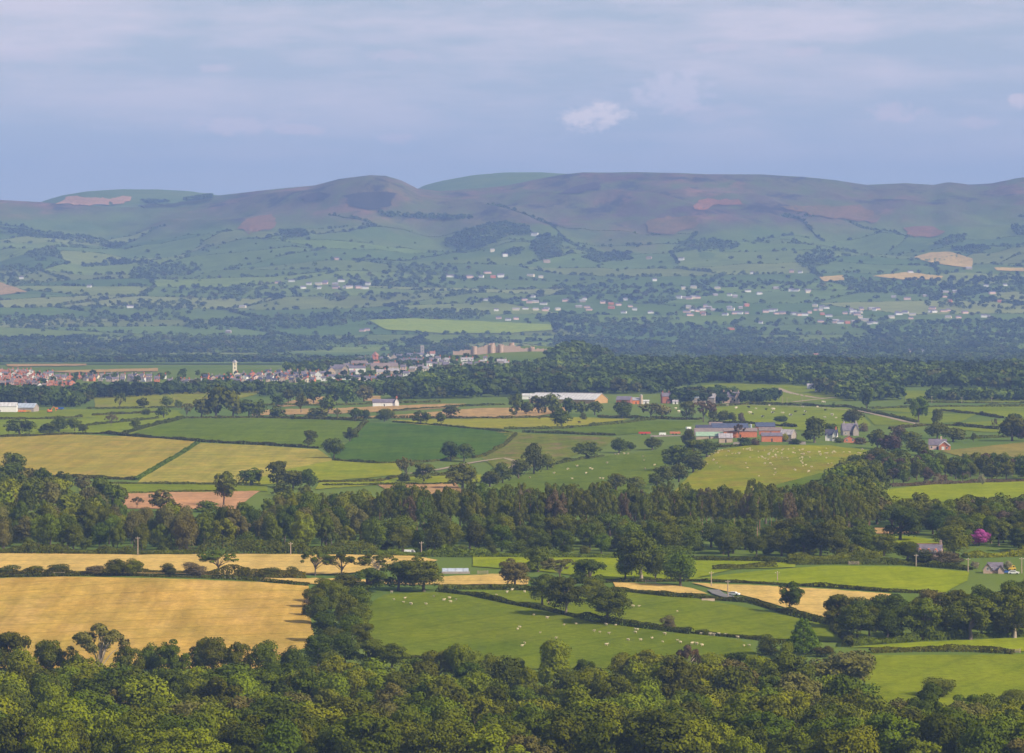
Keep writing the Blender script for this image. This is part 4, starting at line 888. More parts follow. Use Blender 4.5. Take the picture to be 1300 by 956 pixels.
hedge([(1130, 654), (1220, 650), (1300, 642), (1380, 640)], 'dark hedge at the bottom of the bright meadow', 3.2, 5, bumpy=0.9)
hedge([(-40, 557), (0, 555.5), (90, 551.5), (135, 551), (165, 554), (250, 561), (330, 565), (404, 569.5)], 'long hedge along the top of the ripening barley', 1.8, 2)
hedge([(152, 553), (190, 542), (232, 531.5)], 'thick hedge beside the young crop field', 2.2, 3)
hedge([(232, 531.5), (330, 531), (420, 533), (465, 535.5)], 'straight hedge behind the young crop field', 1.9, 2)
hedge([(465, 536), (456, 545), (446, 556)], 'short hedge between the young crop and the dark clover', 2.2, 3)
hedge([(250, 563), (236, 573), (210, 588), (190, 600), (172, 610)], 'green hedge between the two ripening barley fields', 1.6, 3, m='broad')
hedge([(40, 606), (100, 607.5), (172, 609.5)], 'hedge along the bottom of the ripening barley', 2.2, 3)
hedge([(140, 615), (240, 615.5), (330, 615.5)], 'hedge below the second ripening barley field', 1.6, 2)
hedge([(300, 624), (240, 625), (160, 627)], 'thin hedge above the ploughed pink field', 1.2, 2)
hedge([(423, 585), (450, 587), (480, 589), (540, 587), (580, 583)], 'hedge along the bottom of the dark clover', 1.8, 2)
hedge([(600, 582), (616, 579), (640, 566), (655, 552)], 'hedge on the far side of the dark clover', 1.8, 2)
hedge([(500, 536), (560, 541), (650, 550)], 'thin hedge between the yellow meadow and the dark clover', 1.2, 2)
hedge([(405, 613), (480, 612), (505, 606), (580, 604)], 'hedge below the lime meadow', 1.8, 2)
hedge([(576, 615), (480, 616), (410, 617)], 'hedge above the furrowed tan field', 1.4, 2)
hedge([(-40, 533), (60, 532), (105, 530)], 'thin hedge below the farm sheds', 1.8, 2)
hedge([(118, 528), (160, 526), (200, 524)], 'short dark hedge between two small meadows', 2.2, 3)
hedge([(110, 541), (160, 536), (200, 532)], 'sloping hedge between two small meadows', 2.0, 2)
hedge([(110, 519), (160, 519), (240, 517)], 'hedge below the olive pasture', 1.8, 2)
hedge([(120, 504), (200, 500), (265, 496)], 'hedge along the top of the olive pasture', 2.0, 3)
hedge([(320, 531), (420, 532), (520, 531), (640, 532), (720, 530)], 'long hedge between the stubble and the yellow meadow', 1.8, 2)
hedge([(320, 514.5), (400, 515), (480, 513), (560, 511)], 'hedge above the tan stubble', 2.0, 3)
hedge([(500, 522), (540, 519), (590, 516), (640, 514)], 'thin dark hedge between two stubble fields', 1.6, 2)
hedge([(640, 545), (700, 545), (732, 543), (790, 538), (830, 533)], 'curving hedge between the yellow meadow and the young crop', 2.0, 3)
hedge([(664, 549), (720, 551), (780, 553)], 'hedge above the worn pasture', 2.0, 3)
hedge([(760, 530), (830, 532), (890, 533)], 'dark hedge below the farm with the silo', 2.4, 4)
hedge([(700, 591), (730, 585), (765, 580)], 'hedge at the top of the hillside sheep pasture', 2.0, 3)
hedge([(890, 517), (950, 513.5), (1020, 515), (1080, 518)], 'hedge above the cattle pasture', 2.0, 3)
hedge([(900, 537), (960, 539), (1010, 543)], 'hedge behind the brick farm', 2.2, 3)
hedge([(1080, 518), (1100, 523), (1130, 529), (1165, 537)], 'hedge along the sloping track', 2.0, 3)
hedge([(1130, 545), (1170, 541), (1210, 541), (1270, 546)], 'hedge below the small meadows', 2.2, 3)
hedge([(1105, 519), (1200, 517), (1380, 516)], 'long hedge behind the small meadows', 2.0, 3)
hedge([(1195, 522), (1240, 526), (1272, 531)], 'sloping hedge between two small bright meadows', 2.0, 3)
hedge([(1150, 511), (1240, 512), (1380, 512)], 'low hedge in front of the conifer belt', 1.6, 2)
hedge([(880, 566), (920, 568), (960, 565)], 'hedge between the brick farm and the sunlit sheep field', 1.6, 3)
hedge([(1210, 558), (1260, 556), (1380, 552)], 'hedge above the brown olive pasture', 1.8, 3)

# ------------------------------------------------------------------ wooded ridge, town trees and the far valley
def region(poly, dx, dy, seed, jit=0.4):
    return fill_points(poly, dx, dy, jit, np.random.default_rng(seed))
R_ = []
for poly, dx, dy, hh, sd in (
    ([(505, 508), (520, 495), (560, 485), (600, 480), (660, 476), (700, 468), (760, 466), (900, 468), (1000, 468), (1140, 470), (1140, 486), (1080, 486), (1040, 490), (900, 486), (860, 492), (850, 500), (640, 504), (600, 506)], 13, 18, 13, 1),
    ([(1140, 470), (1165, 474), (1250, 474), (1560, 470), (1560, 492), (1300, 496), (1210, 492), (1140, 492)], 13, 18, 13, 2),
    ([(1050, 490), (1100, 488), (1140, 490), (1142, 508), (1085, 510), (1040, 500)], 11, 17, 12, 3),
    ([(1175, 505), (1260, 506), (1380, 506), (1380, 510), (1180, 509)], 8, 12, 9, 4),
    ([(-200, 503), (60, 504), (120, 501), (240, 497), (330, 495), (330, 499), (230, 501), (120, 507), (110, 517), (50, 517), (-200, 512)], 10, 14, 10, 5),
    ([(330, 495), (420, 496), (470, 494), (505, 488), (520, 492), (490, 503), (330, 504)], 13, 22, 9, 6),
    ([(500, 446), (540, 444), (590, 441), (596, 446), (560, 449), (500, 452)], 10, 18, 10, 8),
    ([(555, 474), (600, 473), (650, 470), (700, 462), (700, 476), (600, 480), (560, 484)], 12, 18, 9, 9),
    ([(360, 470), (420, 462), (470, 455), (470, 460), (400, 474), (370, 478)], 14, 30, 8, 10),
    ([(850, 505), (905, 502), (945, 506), (985, 504), (985, 512), (850, 513)], 11, 18, 9, 11),
    ([(700, 457), (715, 451), (735, 449), (760, 452), (775, 457), (770, 461), (700, 461)], 10, 15, 14, 12),
):
    q = region(poly, dx, dy, sd); rr = np.random.default_rng(sd + 50); R_.append(np.c_[q, hh * rr.uniform(0.7, 1.35, len(q))])
q = region([(395, 486), (412, 470), (450, 455), (520, 448), (600, 452), (660, 460), (640, 474), (520, 480), (460, 488)], 26, 48, 77); R_.append(np.c_[q, np.random.default_rng(9).uniform(4, 8, len(q))])
q = region([(-40, 474), (100, 476), (330, 476), (400, 478), (395, 492), (200, 496), (-40, 496)], 34, 60, 78); R_.append(np.c_[q, np.random.default_rng(10).uniform(4, 8, len(q))])
R_ = np.concatenate(R_); _r = np.random.default_rng(4)
far_mass('ridge_woodland', 'dense broadleaf woodland over the low ridge beyond the farms', R_[:, :3], R_[:, 3], R_[:, 3] * _r.uniform(0.95, 1.35, len(R_)), tints(len(R_), _r, P=R_), leaves=210)

VI = [(27, 354, 'w'), (113, 365, 'w'), (165, 391, 'w'), (308, 391, 'c'), (290, 423, 'g'), (427, 330, 'p'), (353, 360, 'p'), (370, 358, 'w'), (392, 362, 'w'), (404, 362, 'c'), (412, 361, 'p'), (433, 358, 'w'), (438, 366, 'w'), (445, 366, 'c'), (455, 366, 'p'), (464, 367, 'w'),
      (569, 352, 'w'), (575, 352, 'w'), (596, 353, 'p'), (635, 352, 'w'), (626, 353, 'r'), (641, 325, 'w'), (625, 319, 'c'), (694, 333, 't'), (679, 299, 'w'), (831, 357, 'w'), (865, 330, 'w'), (824, 329, 't'), (718, 383, 'p'), (616, 382, 'w'), (630, 395, 'w'), (655, 394, 'c'), (667, 393, 'w'), (680, 394, 'c'), (694, 393, 'w'), (708, 394, 'c'),
      (672, 385, 'p'), (690, 387, 'w'), (676, 378, 'w'), (792, 398, 'w'), (785, 388, 'p'), (776, 392, 'r'), (800, 390, 'p'), (826, 398, 'w'), (862, 379, 'w'), (875, 380, 'p'), (460, 421, 'p'), (466, 420, 'p'), (655, 406, 'p'), (633, 405, 'p'), (645, 407, 'w'),
      (955, 348, 'w'), (1005, 346, 'p'), (1016, 347, 'w'), (1156, 347, 'w'), (1004, 370, 'w'), (1011, 370, 'w'), (1026, 370, 'p'), (926, 376, 'w'), (933, 378, 'g'), (949, 371, 'w'), (867, 379, 'g'), (885, 379, 'p'), (872, 397, 'p'), (878, 395, 'w'), (885, 396, 'p'), (892, 394, 'w'), (900, 392, 'g'), (905, 395, 'g'), (926, 392, 'g'), (940, 392, 'g'), (932, 399, 'p'), (940, 399, 'w'), (966, 411, 'w'), (972, 397, 'p'), (980, 396, 'w'), (986, 399, 'p'), (992, 399, 'p'), (1008, 400, 'w'), (1015, 401, 'p'), (1022, 401, 'w'), (1028, 398, 'p'), (1044, 400, 'r'), (928, 419, 'r'),
      (1061, 409, 'c'), (1068, 410, 'p'), (1076, 411, 'r'), (1100, 408, 'c'), (1103, 412, 'w'), (1110, 411, 'w'), (1083, 396, 'w'), (1082, 399, 'c'), (1094, 394, 'p'), (1139, 398, 'p'), (1149, 398, 'p'), (1181, 397, 'w'), (1186, 397, 'w'), (1198, 396, 'p'), (1204, 395, 'p'), (1225, 398, 'p'), (1249, 403, 'w'), (1254, 403, 'w'), (1252, 364, 'w'), (1276, 363, 'w'), (1200, 372, 'g'), (1212, 372, 'g'), (1269, 384, 'r'), (1036, 452, 'r'), (1171, 447, 'w'), (1154, 447, 'p'), (890, 458, 'w'), (882, 458, 'p'), (910, 458, 'w'), (850, 456, 'w'), (1230, 342, 'g')]
_v = np.random.default_rng(90)
for x0, x1, y0, y1, n in ((868, 1060, 389, 403, 18), (1050, 1250, 392, 406, 18), (860, 1030, 366, 380, 8), (380, 470, 357, 368, 8), (630, 830, 380, 398, 12), (1040, 1130, 405, 413, 6), (1130, 1300, 370, 386, 6), (540, 700, 345, 356, 5)):
    for k in range(n): VI.append((float(_v.uniform(x0, x1)), float(_v.uniform(y0, y1)), str(_v.choice(list('wwwppccrg')))))
# far valley: hedgerow trees, copses and woods
def far_valley():
    rs = np.random.default_rng(6); P = []
    for a, b, cy, zc in FAR_EDGES:
        if zc > 330: continue
        L = math.hypot(b[0] - a[0], b[1] - a[1]); dens = {0: 12., 1: 19., 2: 48.}[int(rs.choice(3, p=[0.45, 0.35, 0.2]))]
        if zc > 200: dens *= 1.8
        k = int(L / dens); t = rs.uniform(0, 1, k)
        for u in t:
            P.append((a[0] + (b[0] - a[0]) * u + rs.normal() * 2, a[1] + (b[1] - a[1]) * u + rs.normal() * 2, rs.uniform(5, 12)))
        k = int(L / 6)
        for u in np.linspace(0, 1, k): P.append((a[0] + (b[0] - a[0]) * u, a[1] + (b[1] - a[1]) * u, rs.uniform(2.2, 3.8)))
    P = np.array(P)
    W_ = []
    woods = [
        ([(-200, 446), (0, 440), (60, 436), (130, 436), (200, 436), (330, 438), (420, 440), (420, 447), (330, 449), (200, 450), (0, 452), (-200, 456)], 22, 50),
        ([(-200, 430), (60, 432), (250, 430), (420, 432), (640, 432), (640, 438), (420, 440), (0, 440), (-200, 440)], 26, 60),
        ([(330, 455), (470, 460), (470, 466), (330, 470)], 26, 60), ([(-200, 470), (340, 462), (340, 478), (-200, 480)], 34, 80),
        ([(700, 430), (900, 436), (1100, 440), (1560, 440), (1560, 462), (1100, 460), (900, 458), (700, 446)], 26, 60),
        ([(640, 400), (800, 406), (960, 410), (1100, 420), (1560, 424), (1560, 440), (1100, 438), (900, 434), (700, 426), (700, 412)], 32, 90),
        ([(230, 412), (420, 398), (600, 396), (760, 402), (760, 412), (600, 407), (470, 408), (380, 420), (240, 420)], 26, 70),
        ([(-100, 408), (60, 404), (240, 398), (240, 408), (60, 416), (-100, 418)], 32, 80),
        ([(-200, 462), (0, 458), (330, 458), (330, 463), (0, 464), (-200, 468)], 24, 40), ([(760, 452), (1560, 452), (1560, 463), (760, 463)], 26, 50),
        ([(-200, 388), (100, 384), (330, 386), (330, 394), (100, 396), (-200, 398)], 38, 60), ([(300, 376), (480, 374), (640, 380), (640, 388), (400, 390)], 40, 60), ([(880, 412), (1200, 408), (1560, 410), (1560, 422), (1000, 420)], 34, 60),
        ([(80, 345), (140, 330), (260, 338), (250, 350), (180, 354), (100, 352)], 24, 70), ([(-60, 342), (60, 338), (110, 348), (60, 362), (-60, 366)], 30, 80),
        ([(562, 308), (600, 290), (640, 284), (672, 290), (680, 298), (640, 302), (610, 316), (575, 314)], 15, 34), ([(672, 316), (690, 298), (712, 300), (712, 326), (690, 327)], 16, 34),
        ([(636, 322), (655, 316), (665, 318), (662, 324), (640, 325)], 16, 34), ([(740, 328), (770, 322), (800, 324), (802, 331), (760, 335)], 16, 34),
        ([(680, 322), (700, 320), (712, 324), (700, 328), (682, 328)], 16, 34),
        ([(1185, 312), (1210, 300), (1226, 300), (1222, 308), (1192, 314)], 16, 34), ([(1200, 318), (1240, 312), (1262, 318), (1240, 322)], 18, 40),
        ([(860, 312), (900, 306), (940, 312), (930, 318), (880, 318)], 18, 40), ([(1060, 352), (1140, 358), (1250, 352), (1320, 354), (1320, 370), (1200, 380), (1080, 372)], 30, 80),
        ([(880, 350), (960, 358), (1060, 362), (1060, 372), (960, 370), (880, 362)], 40, 110),
        ([(0, 292), (60, 296), (120, 304), (160, 312), (150, 318), (100, 308), (20, 300)], 17, 40), ([(30, 322), (70, 316), (76, 326), (40, 328)], 18, 40),
        ([(480, 270), (540, 274), (600, 276), (600, 279), (540, 279), (490, 276)], 15, 28), ([(180, 256), (270, 250), (270, 253), (190, 259)], 12, 22),
        ([(355, 296), (385, 294), (392, 300), (362, 304)], 16, 30), ([(1280, 288), (1320, 290), (1320, 302), (1290, 300)], 18, 40),
        ([(200, 370), (330, 360), (400, 366), (360, 382), (240, 384)], 40, 100), ([(480, 340), (560, 336), (600, 344), (560, 352), (490, 350)], 36, 90),
        ([(420, 352), (520, 346), (620, 356), (560, 366), (440, 364)], 36, 90), ([(700, 366), (820, 362), (900, 372), (840, 388), (720, 384)], 44, 120),
        ([(1010, 330), (1040, 316), (1060, 322), (1050, 340), (1016, 342)], 26, 70), ([(1170, 372), (1300, 378), (1300, 396), (1180, 392)], 36, 100),
    ]
    for k, (poly, dx, dy) in enumerate(woods):
        q = fill_points(poly, dx * 0.62, dy * 0.72, 0.45, np.random.default_rng(k + 200)); r = np.random.default_rng(k)
        if k < 15: q = q[fbm(q[:, 0] / 210.0, q[:, 1] / 420.0, 61, 3) > (-0.2 if k < 2 else -0.09)]
        W_.append(np.c_[q[:, :2], r.uniform(8, 15, len(q))])
    # loose scatter
    q = fill_points([(-250, 462), (1560, 462), (1560, 345), (900, 300), (600, 300), (-250, 320)], 120, 170, 0.5, np.random.default_rng(77))
    W_.append(np.c_[q[:, :2], np.random.default_rng(5).uniform(6, 12, len(q))])
    A = np.concatenate([P] + W_)
    X, Y, Hh = A[:, 0], A[:, 1], A[:, 2]; Z = zfun(X, Y)
    Q = np.stack([X, Y, Z], 1); pp = proj(Q)
    ok = (pp[:, 0] > -260) & (pp[:, 0] < 1560) & (Y > 7400) & (zfun(X, Y + 8) > -1)
    town = inpoly(pp, [(-200, 472), (100, 474), (240, 478), (395, 474), (440, 455), (520, 446), (600, 450), (720, 438), (720, 470), (330, 494), (-200, 496)]) & (Y < 6500)
    ok &= ~town
    # keep the distinct far fields open
    for poly in FIELDS:
        if max(p[1] for p in poly) < 462: ok &= ~inpoly(pp, poly)
    vi = np.array([(a, b) for a, b, _ in VI], float)
    for a, b in vi: ok &= ~((np.abs(pp[:, 0] - a) < 4.0) & (pp[:, 1] > b - 0.3) & (pp[:, 1] < b + 7.0))
    Q, Hh = Q[ok], Hh[ok]
    r = np.random.default_rng(8)
    W2 = Hh * r.uniform(1.1, 1.9, len(Q)); small = Hh < 4; W2[small] = 7.5
    far_mass('valley_woodland', 'hedgerow trees and woods spread over the wide far valley and lower hills', Q, Hh, W2, tints(len(Q), r, P=Q), leaves=34)
    print('far trees', len(Q), 'ridge', len(R_))
far_valley()
print(COUNT)
# ------------------------------------------------------------------ building materials
def wallm(name, c1, c2, sc=0.8, rough=0.9):
    m, nt, b = mat(name, c1, rough, 0.1)
    tc = N(nt, 'ShaderNodeTexCoord').outputs['Object']
    n = noise_node(nt, tc, sc, 5, 0.7)
    nt.links.new(ramp(nt, n, [(0.32, c1), (0.68, c2)]), b.inputs['Base Color']); return m
def roofm(name, c1, c2, rough=0.7, corr=False):
    m, nt, b = mat(name, c1, rough, 0.3)
    tc = N(nt, 'ShaderNodeTexCoord').outputs['Object']
    n = noise_node(nt, tc, 0.6, 6, 0.75, sx=0.7, sy=1.5)
    col = ramp(nt, n, [(0.36, tuple(0.8 * q for q in c1)), (0.6, c2)])
    col = mixc(nt, ramp(nt, noise_node(nt, tc, 0.25, 5, 0.7), [(0.55, (0, 0, 0)), (0.75, (0.55, 0.55, 0.55))]), col, (0.20, 0.12, 0.08))
    if corr:
        w = N(nt, 'ShaderNodeTexWave'); w.bands_direction = 'X'; w.inputs['Scale'].default_value = 0.10; w.inputs['Distortion'].default_value = 0.3
        nt.links.new(tc, w.inputs['Vector'])
        col = mixc(nt, 0.6, col, ramp(nt, w.outputs['Fac'], [(0.0, (0.6, 0.6, 0.62)), (0.2, (1.05, 1.05, 1.05))]), 'MULTIPLY')
    nt.links.new(col, b.inputs['Base Color']); return m
B = dict(
    stone=wallm('pinkish_stone', (0.42, 0.29, 0.23), (0.55, 0.40, 0.31)), stonegrey=wallm('grey_stone', (0.30, 0.25, 0.23), (0.42, 0.36, 0.31)),
    tanstone=wallm('tan_stone', (0.42, 0.31, 0.22), (0.55, 0.42, 0.31)), brick=wallm('red_brick', (0.50, 0.15, 0.075), (0.66, 0.24, 0.12), 1.5),
    darkbrick=wallm('dark_brick', (0.33, 0.12, 0.08), (0.42, 0.17, 0.11), 1.5), white=wallm('white_render', (0.74, 0.71, 0.66), (0.84, 0.81, 0.76)),
    cream=wallm('cream_render', (0.70, 0.60, 0.42), (0.78, 0.68, 0.50)), pinkr=wallm('pink_render', (0.68, 0.45, 0.38), (0.76, 0.53, 0.45)),
    ochre=wallm('ochre_boarding', (0.42, 0.25, 0.10), (0.52, 0.32, 0.14)), orange=wallm('orange_paint', (0.75, 0.20, 0.04), (0.80, 0.26, 0.07)),
    slate=roofm('purple_slate', (0.135, 0.115, 0.155), (0.21, 0.18, 0.22)), slated=roofm('dark_slate', (0.05, 0.05, 0.085), (0.085, 0.085, 0.125)), navy=roofm('blue_grey_roofing', (0.06, 0.075, 0.13), (0.09, 0.11, 0.18)),
    steel=roofm('pale_roofing', (0.55, 0.54, 0.52), (0.68, 0.66, 0.64), 0.6, True), palemauve=roofm('weathered_grey_roofing', (0.33, 0.30, 0.32), (0.45, 0.41, 0.42), 0.7, True),
    brownroof=roofm('brown_roofing', (0.20, 0.15, 0.14), (0.29, 0.22, 0.20)), redroof=roofm('red_tile', (0.33, 0.14, 0.09), (0.45, 0.21, 0.14)), mint=roofm('pale_green_roofing', (0.28, 0.42, 0.28), (0.34, 0.48, 0.33), 0.6),
    bluegrey=roofm('pale_blue_roofing', (0.36, 0.42, 0.50), (0.48, 0.53, 0.60), 0.6, True),
)
B['glass'], _nt, _b = mat('window_glass', (0.03, 0.035, 0.045), 0.15, 0.5)
B['paint'], _nt, _b = mat('white_paint', (0.80, 0.79, 0.76), 0.5, 0.3)
B['wheel'], _nt, _b = mat('black_rubber', (0.02, 0.02, 0.02), 0.8, 0.2)
B['wood'] = wallm('weathered_timber', (0.33, 0.25, 0.18), (0.48, 0.38, 0.28), 2.0)
B['blue'], _nt, _b = mat('blue_paint', (0.03, 0.10, 0.36), 0.5, 0.3)
B['red'], _nt, _b = mat('red_paint', (0.5, 0.05, 0.035), 0.5, 0.3)
B['silver'], _nt, _b = mat('silver_paint', (0.45, 0.46, 0.5), 0.35, 0.5)
B['yellow'], _nt, _b = mat('yellow_paint', (0.50, 0.33, 0.04), 0.5, 0.3)
B['door'], _nt, _b = mat('dark_door', (0.08, 0.06, 0.05), 0.7, 0.2)

class MB:
    def __init__(s): s.v = []; s.f = []
    def box(s, x0, x1, y0, y1, z0, z1):
        b = len(s.v); s.v += [(x, y, z) for z in (z0, z1) for y in (y0, y1) for x in (x0, x1)]
        s.f += [tuple(b + i for i in q) for q in ((0, 2, 3, 1), (4, 5, 7, 6), (0, 1, 5, 4), (2, 6, 7, 3), (0, 4, 6, 2), (1, 3, 7, 5))]; return s
    def prism(s, prof, y0, y1, axis='y'):
        """profile of (a, z) extruded; axis y: a is x; axis x: a is y"""
        b = len(s.v); n = len(prof)
        for t in (y0, y1): s.v += [(a, t, z) if axis == 'y' else (t, a, z) for a, z in prof]
        s.f += [tuple(range(b + n - 1, b - 1, -1)), tuple(range(b + n, b + 2 * n))]
        s.f += [(b + i, b + (i + 1) % n, b + n + (i + 1) % n, b + n + i) for i in range(n)]; return s
    def cyl(s, x, y, z0, z1, r0, r1=None, k=14, axis='z'):
        r1 = r0 if r1 is None else r1; b = len(s.v)
        for z, r in ((z0, r0), (z1, r1)):
            for j in range(k):
                w = 2 * math.pi * j / k; c, d = r * math.cos(w), r * math.sin(w)
                s.v.append((x + c, y + d, z) if axis == 'z' else (x + c, z, y + d))
        s.f += [tuple(range(b + k - 1, b - 1, -1)), tuple(range(b + k, b + 2 * k))]
        s.f += [(b + j, b + (j + 1) % k, b + k + (j + 1) % k, b + k + j) for j in range(k)]; return s
    def build(s, name, m, parent=None):
        return link(name, mesh_np(name, s.v, s.f, [m]), parent)

def root(name, P, yaw, label, cat, group=None):
    r = bpy.data.objects.new(name, None); COL.objects.link(r); r.location = (P[0], P[1], P[2]); r.rotation_euler = (0, 0, math.radians(yaw))
    return tag(r, label, cat, group)

def body(r, w, d, h, rh, wm, rm, x=0.0, y=0.0, along='x', ov=0.35, base=-1.5):
    """walls with gables and a pitched roof; the ridge runs along x or y; local -y faces the viewer at yaw 0"""
    a, b = (d, w) if along == 'x' else (w, d)
    prof = [(-a / 2, base), (a / 2, base), (a / 2, h), (0, h + rh), (-a / 2, h)]
    wb = MB(); ax = 'x' if along == 'x' else 'y'
    wb.prism(prof, -b / 2, b / 2, ax)
    wb.v = [(p[0] + x, p[1] + y, p[2]) for p in wb.v]; wb.build('wall', wm, r)
    t = 0.22; o = ov; sl = rh / (a / 2)
    rb = MB(); rp = [(-a / 2 - o, h - o * sl + 0.04), (0, h + rh + 0.04), (a / 2 + o, h - o * sl + 0.04), (a / 2 + o, h - o * sl + t), (0, h + rh + t + 0.04), (-a / 2 - o, h - o * sl + t)]
    rb.prism(rp, -b / 2 - o, b / 2 + o, ax)
    rb.v = [(p[0] + x, p[1] + y, p[2]) for p in rb.v]
    return rb.build('roof', rm, r)

def chimney(roof, x, y, z, m, s=0.5, hh=1.4):
    c = MB(); c.box(x - s, x + s, y - s * 0.7, y + s * 0.7, z - 1.0, z + hh); c.box(x - s - .1, x + s + .1, y - s * 0.7 - .1, y + s * 0.7 + .1, z + hh, z + hh + .18)
    c.cyl(x - s * .4, y, z + hh + .18, z + hh + .55, .14, .11, 8); c.cyl(x + s * .4, y, z + hh + .18, z + hh + .55, .14, .11, 8)
    c.build('chimney', m, roof)

def window(r, x, y, z, w=1.0, h=1.2, side='front', frame='paint'):
    f = MB(); g = MB(); t = 0.06
    def bx(mb, a0, a1, z0, z1, o0, o1):
        if side == 'front': mb.box(a0, a1, y - o1, y - o0, z0, z1)
        else: mb.box(x + o0, x + o1, a0, a1, z0, z1)
    c = x if side == 'front' else y
    bx(f, c - w / 2 - .1, c - w / 2, z - .1, z + h + .1, 0, .09); bx(f, c + w / 2, c + w / 2 + .1, z - .1, z + h + .1, 0, .09)
    bx(f, c - w / 2, c + w / 2, z - .1, z, 0, .12); bx(f, c - w / 2, c + w / 2, z + h, z + h + .1, 0, .09); bx(f, c - .03, c + .03, z, z + h, .02, .07)
    bx(g, c - w / 2, c + w / 2, z, z + h, 0.003, .02)
    fo = f.build('window', B[frame], r); g.build('pane', B['glass'], fo)

def door(r, x, y, w=1.0, h=2.1, m='door'):
    d = MB(); d.box(x - w / 2, x + w / 2, y - .08, y, 0, h); d.build('door', B[m], r)

def house(name, label, px, py, wpx, hpx, rpx, wm, rm, yaw=0, dm=None, along='x', ch=(), cat='house', group=None, win=True, dr=True):
    """px, py: middle of the base; wpx, hpx, rpx: width, eaves height and roof height in photo pixels"""
    P = g1(px, py); s = P[1] / FP; w, h, rh = wpx * s, hpx * s, rpx * s; d = dm or (w * 0.65 if along == 'x' else w * 1.2); d = min(d, 26)
    P = P + np.array([0, d * 0.5, 0]); P[2] = zfun(P[0], P[1]) if abs(float(zfun(P[0], P[1])) - P[2]) < 1.5 else P[2]
    r = root(name, P, yaw, label, cat, group); rf = body(r, w, d, h, rh, B[wm], B[rm], along=along)
    for t in ch: chimney(rf, *( (w * (t - 0.5) * 0.92, 0, h + rh) if along == 'x' else (0, d * (t - 0.5) * 0.9, h + rh)), B['brick' if wm in ('brick', 'white') else wm], s=max(0.45, 0.35 * s / 0.32 * 0.5))
    if win:
        n = max(2, int(w / 3.2)); fl = 2 if h > 4.2 else 1
        for f in range(fl):
            for i in range(n):
                xx = -w / 2 + w * (i + 0.5) / n
                if f == 0 and dr and i == n // 2: continue
                window(r, xx, -d / 2, 1.0 + f * 2.6, 1.0, 1.2)
    if dr: door(r, 0 if not win else -w / 2 + w * (max(2, int(w / 3.2)) // 2 + 0.5) / max(2, int(w / 3.2)), -d / 2)
    return r, P, (w, d, h, rh)

def simple_house(kind_key, label, px, py, wpx, hpx, rpx, wm, rm, yaw, group, ch=True, along='x', cat='house', name='house'):
    P = g1(px, py); s = P[1] / FP; w, h, rh = wpx * s, hpx * s, rpx * s; d = max(5.5, min(w * 0.7, 14)) if along == 'x' else w * 1.3
    P[1] += d * 0.4
    r = root(name, P, yaw, label, cat, group); rf = body(r, w, d, h, rh, B[wm], B[rm], along=along, base=-4.0, ov=0.25)
    if ch: chimney(rf, w * 0.4 if along == 'x' else 0, 0 if along == 'x' else d * 0.3, h + rh, B['brick' if wm in ('brick', 'white', 'cream') else 'stonegrey'], 0.6)
    if D_OK(P):
        n = max(2, int(w / 4.0))
        for i in range(n): window(r, -w / 2 + w * (i + .5) / n, -d / 2, max(0.8, h * 0.5), 1.0, 1.2)
    return r
def D_OK(P): return P[1] < 6600

# ------------------------------------------------------------------ near houses
r, P, (w, d, h, rh) = house('stone_house', 'long pinkish stone house with three small dormers and a slate roof', 1181, 714, 31, 13, 9, 'stone', 'slate', yaw=-14, ch=(1.0,))
for k, t in enumerate((-0.36, 0.0, 0.30)):
    dm = MB(); dm.prism([(t * w - .75, h - .3), (t * w + .75, h - .3), (t * w + .75, h + .7), (t * w, h + 1.5), (t * w - .75, h + .7)], -d / 2 - .12, -d / 2 + 1.6, 'y')
    o = dm.build('dormer', B['brick'], r); window(o, t * w, -d / 2 - .12, h - .1, .7, .8)
rd = MB(); rd.box(-w / 2 - .3, w / 2 + .3, -.12, .12, h + rh + .2, h + rh + .42); rd.build('ridge_tiles', B['redroof'], r)
r, P, (w, d, h, rh) = house('stone_cottage', 'small pinkish stone house with two gables and a slate roof at the wood edge', 1264, 728, 18, 5, 8, 'stone', 'slate', yaw=-6, ch=(), dr=False)
body(r, w * .62, d * 1.1, h, rh * .92, B['stone'], B['slate'], x=-w * .52, y=-d * .25, along='y'); window(r, -w * .52, -d * .8, h * .9, .8, 1.0)
body(r, w * .42, d * .7, h * .9, rh * .7, B['stone'], B['slate'], x=w * .42, y=-d * .45, along='y')
r, P, _ = house('lean_to_shed', 'little white shed beside the long stone house', 1201, 713, 9, 5, 3, 'white', 'slated', yaw=-10, ch=(), dr=False)

def car(label, px, py, m, yaw=0, L=4.3, van=False, name='parked_car', cat='car', z=0.0):
    P = g1(px, py); r = root(name, P, yaw, label, cat)
    a = L / 2; hh = 2.0 if van else 1.42; b = MB()
    prof = [(-a, .35), (a, .35), (a, .8), (a * .92, .95), (a * .55, 1.0), (a * .28, hh), (-a * .62, hh), (-a * .9, 1.05), (-a, .95)] if not van else [(-a, .35), (a, .35), (a, .95), (a * .8, 1.15), (a * .55, hh), (-a, hh)]
    b.prism(prof, -.85, .85, 'y'); b.build('body', B[m], r)
    g = MB(); gp = [(a * .47, 1.05), (a * .24, hh - .1), (-a * .58, hh - .1), (-a * .78, 1.08)] if not van else [(a * .62, 1.25), (a * .5, hh - .2), (a * .15, hh - .2), (a * .15, 1.25)]
    g.prism(gp, -.87, .87, 'y'); g.build('window', B['glass'], r)
    for x in (-a * .62, a * .62):
        for y in (-.8, .8): wb = MB(); wb.cyl(x, .33, y - .12, y + .12, .33, k=14, axis='y'); wb.build('wheel', B['wheel'], r)
    return r
car('blue car parked beside the small two-gabled stone house', 1276, 728, 'blue', 5)
car('white car parked beside the blue car near the small stone house', 1287, 729, 'paint', -10)
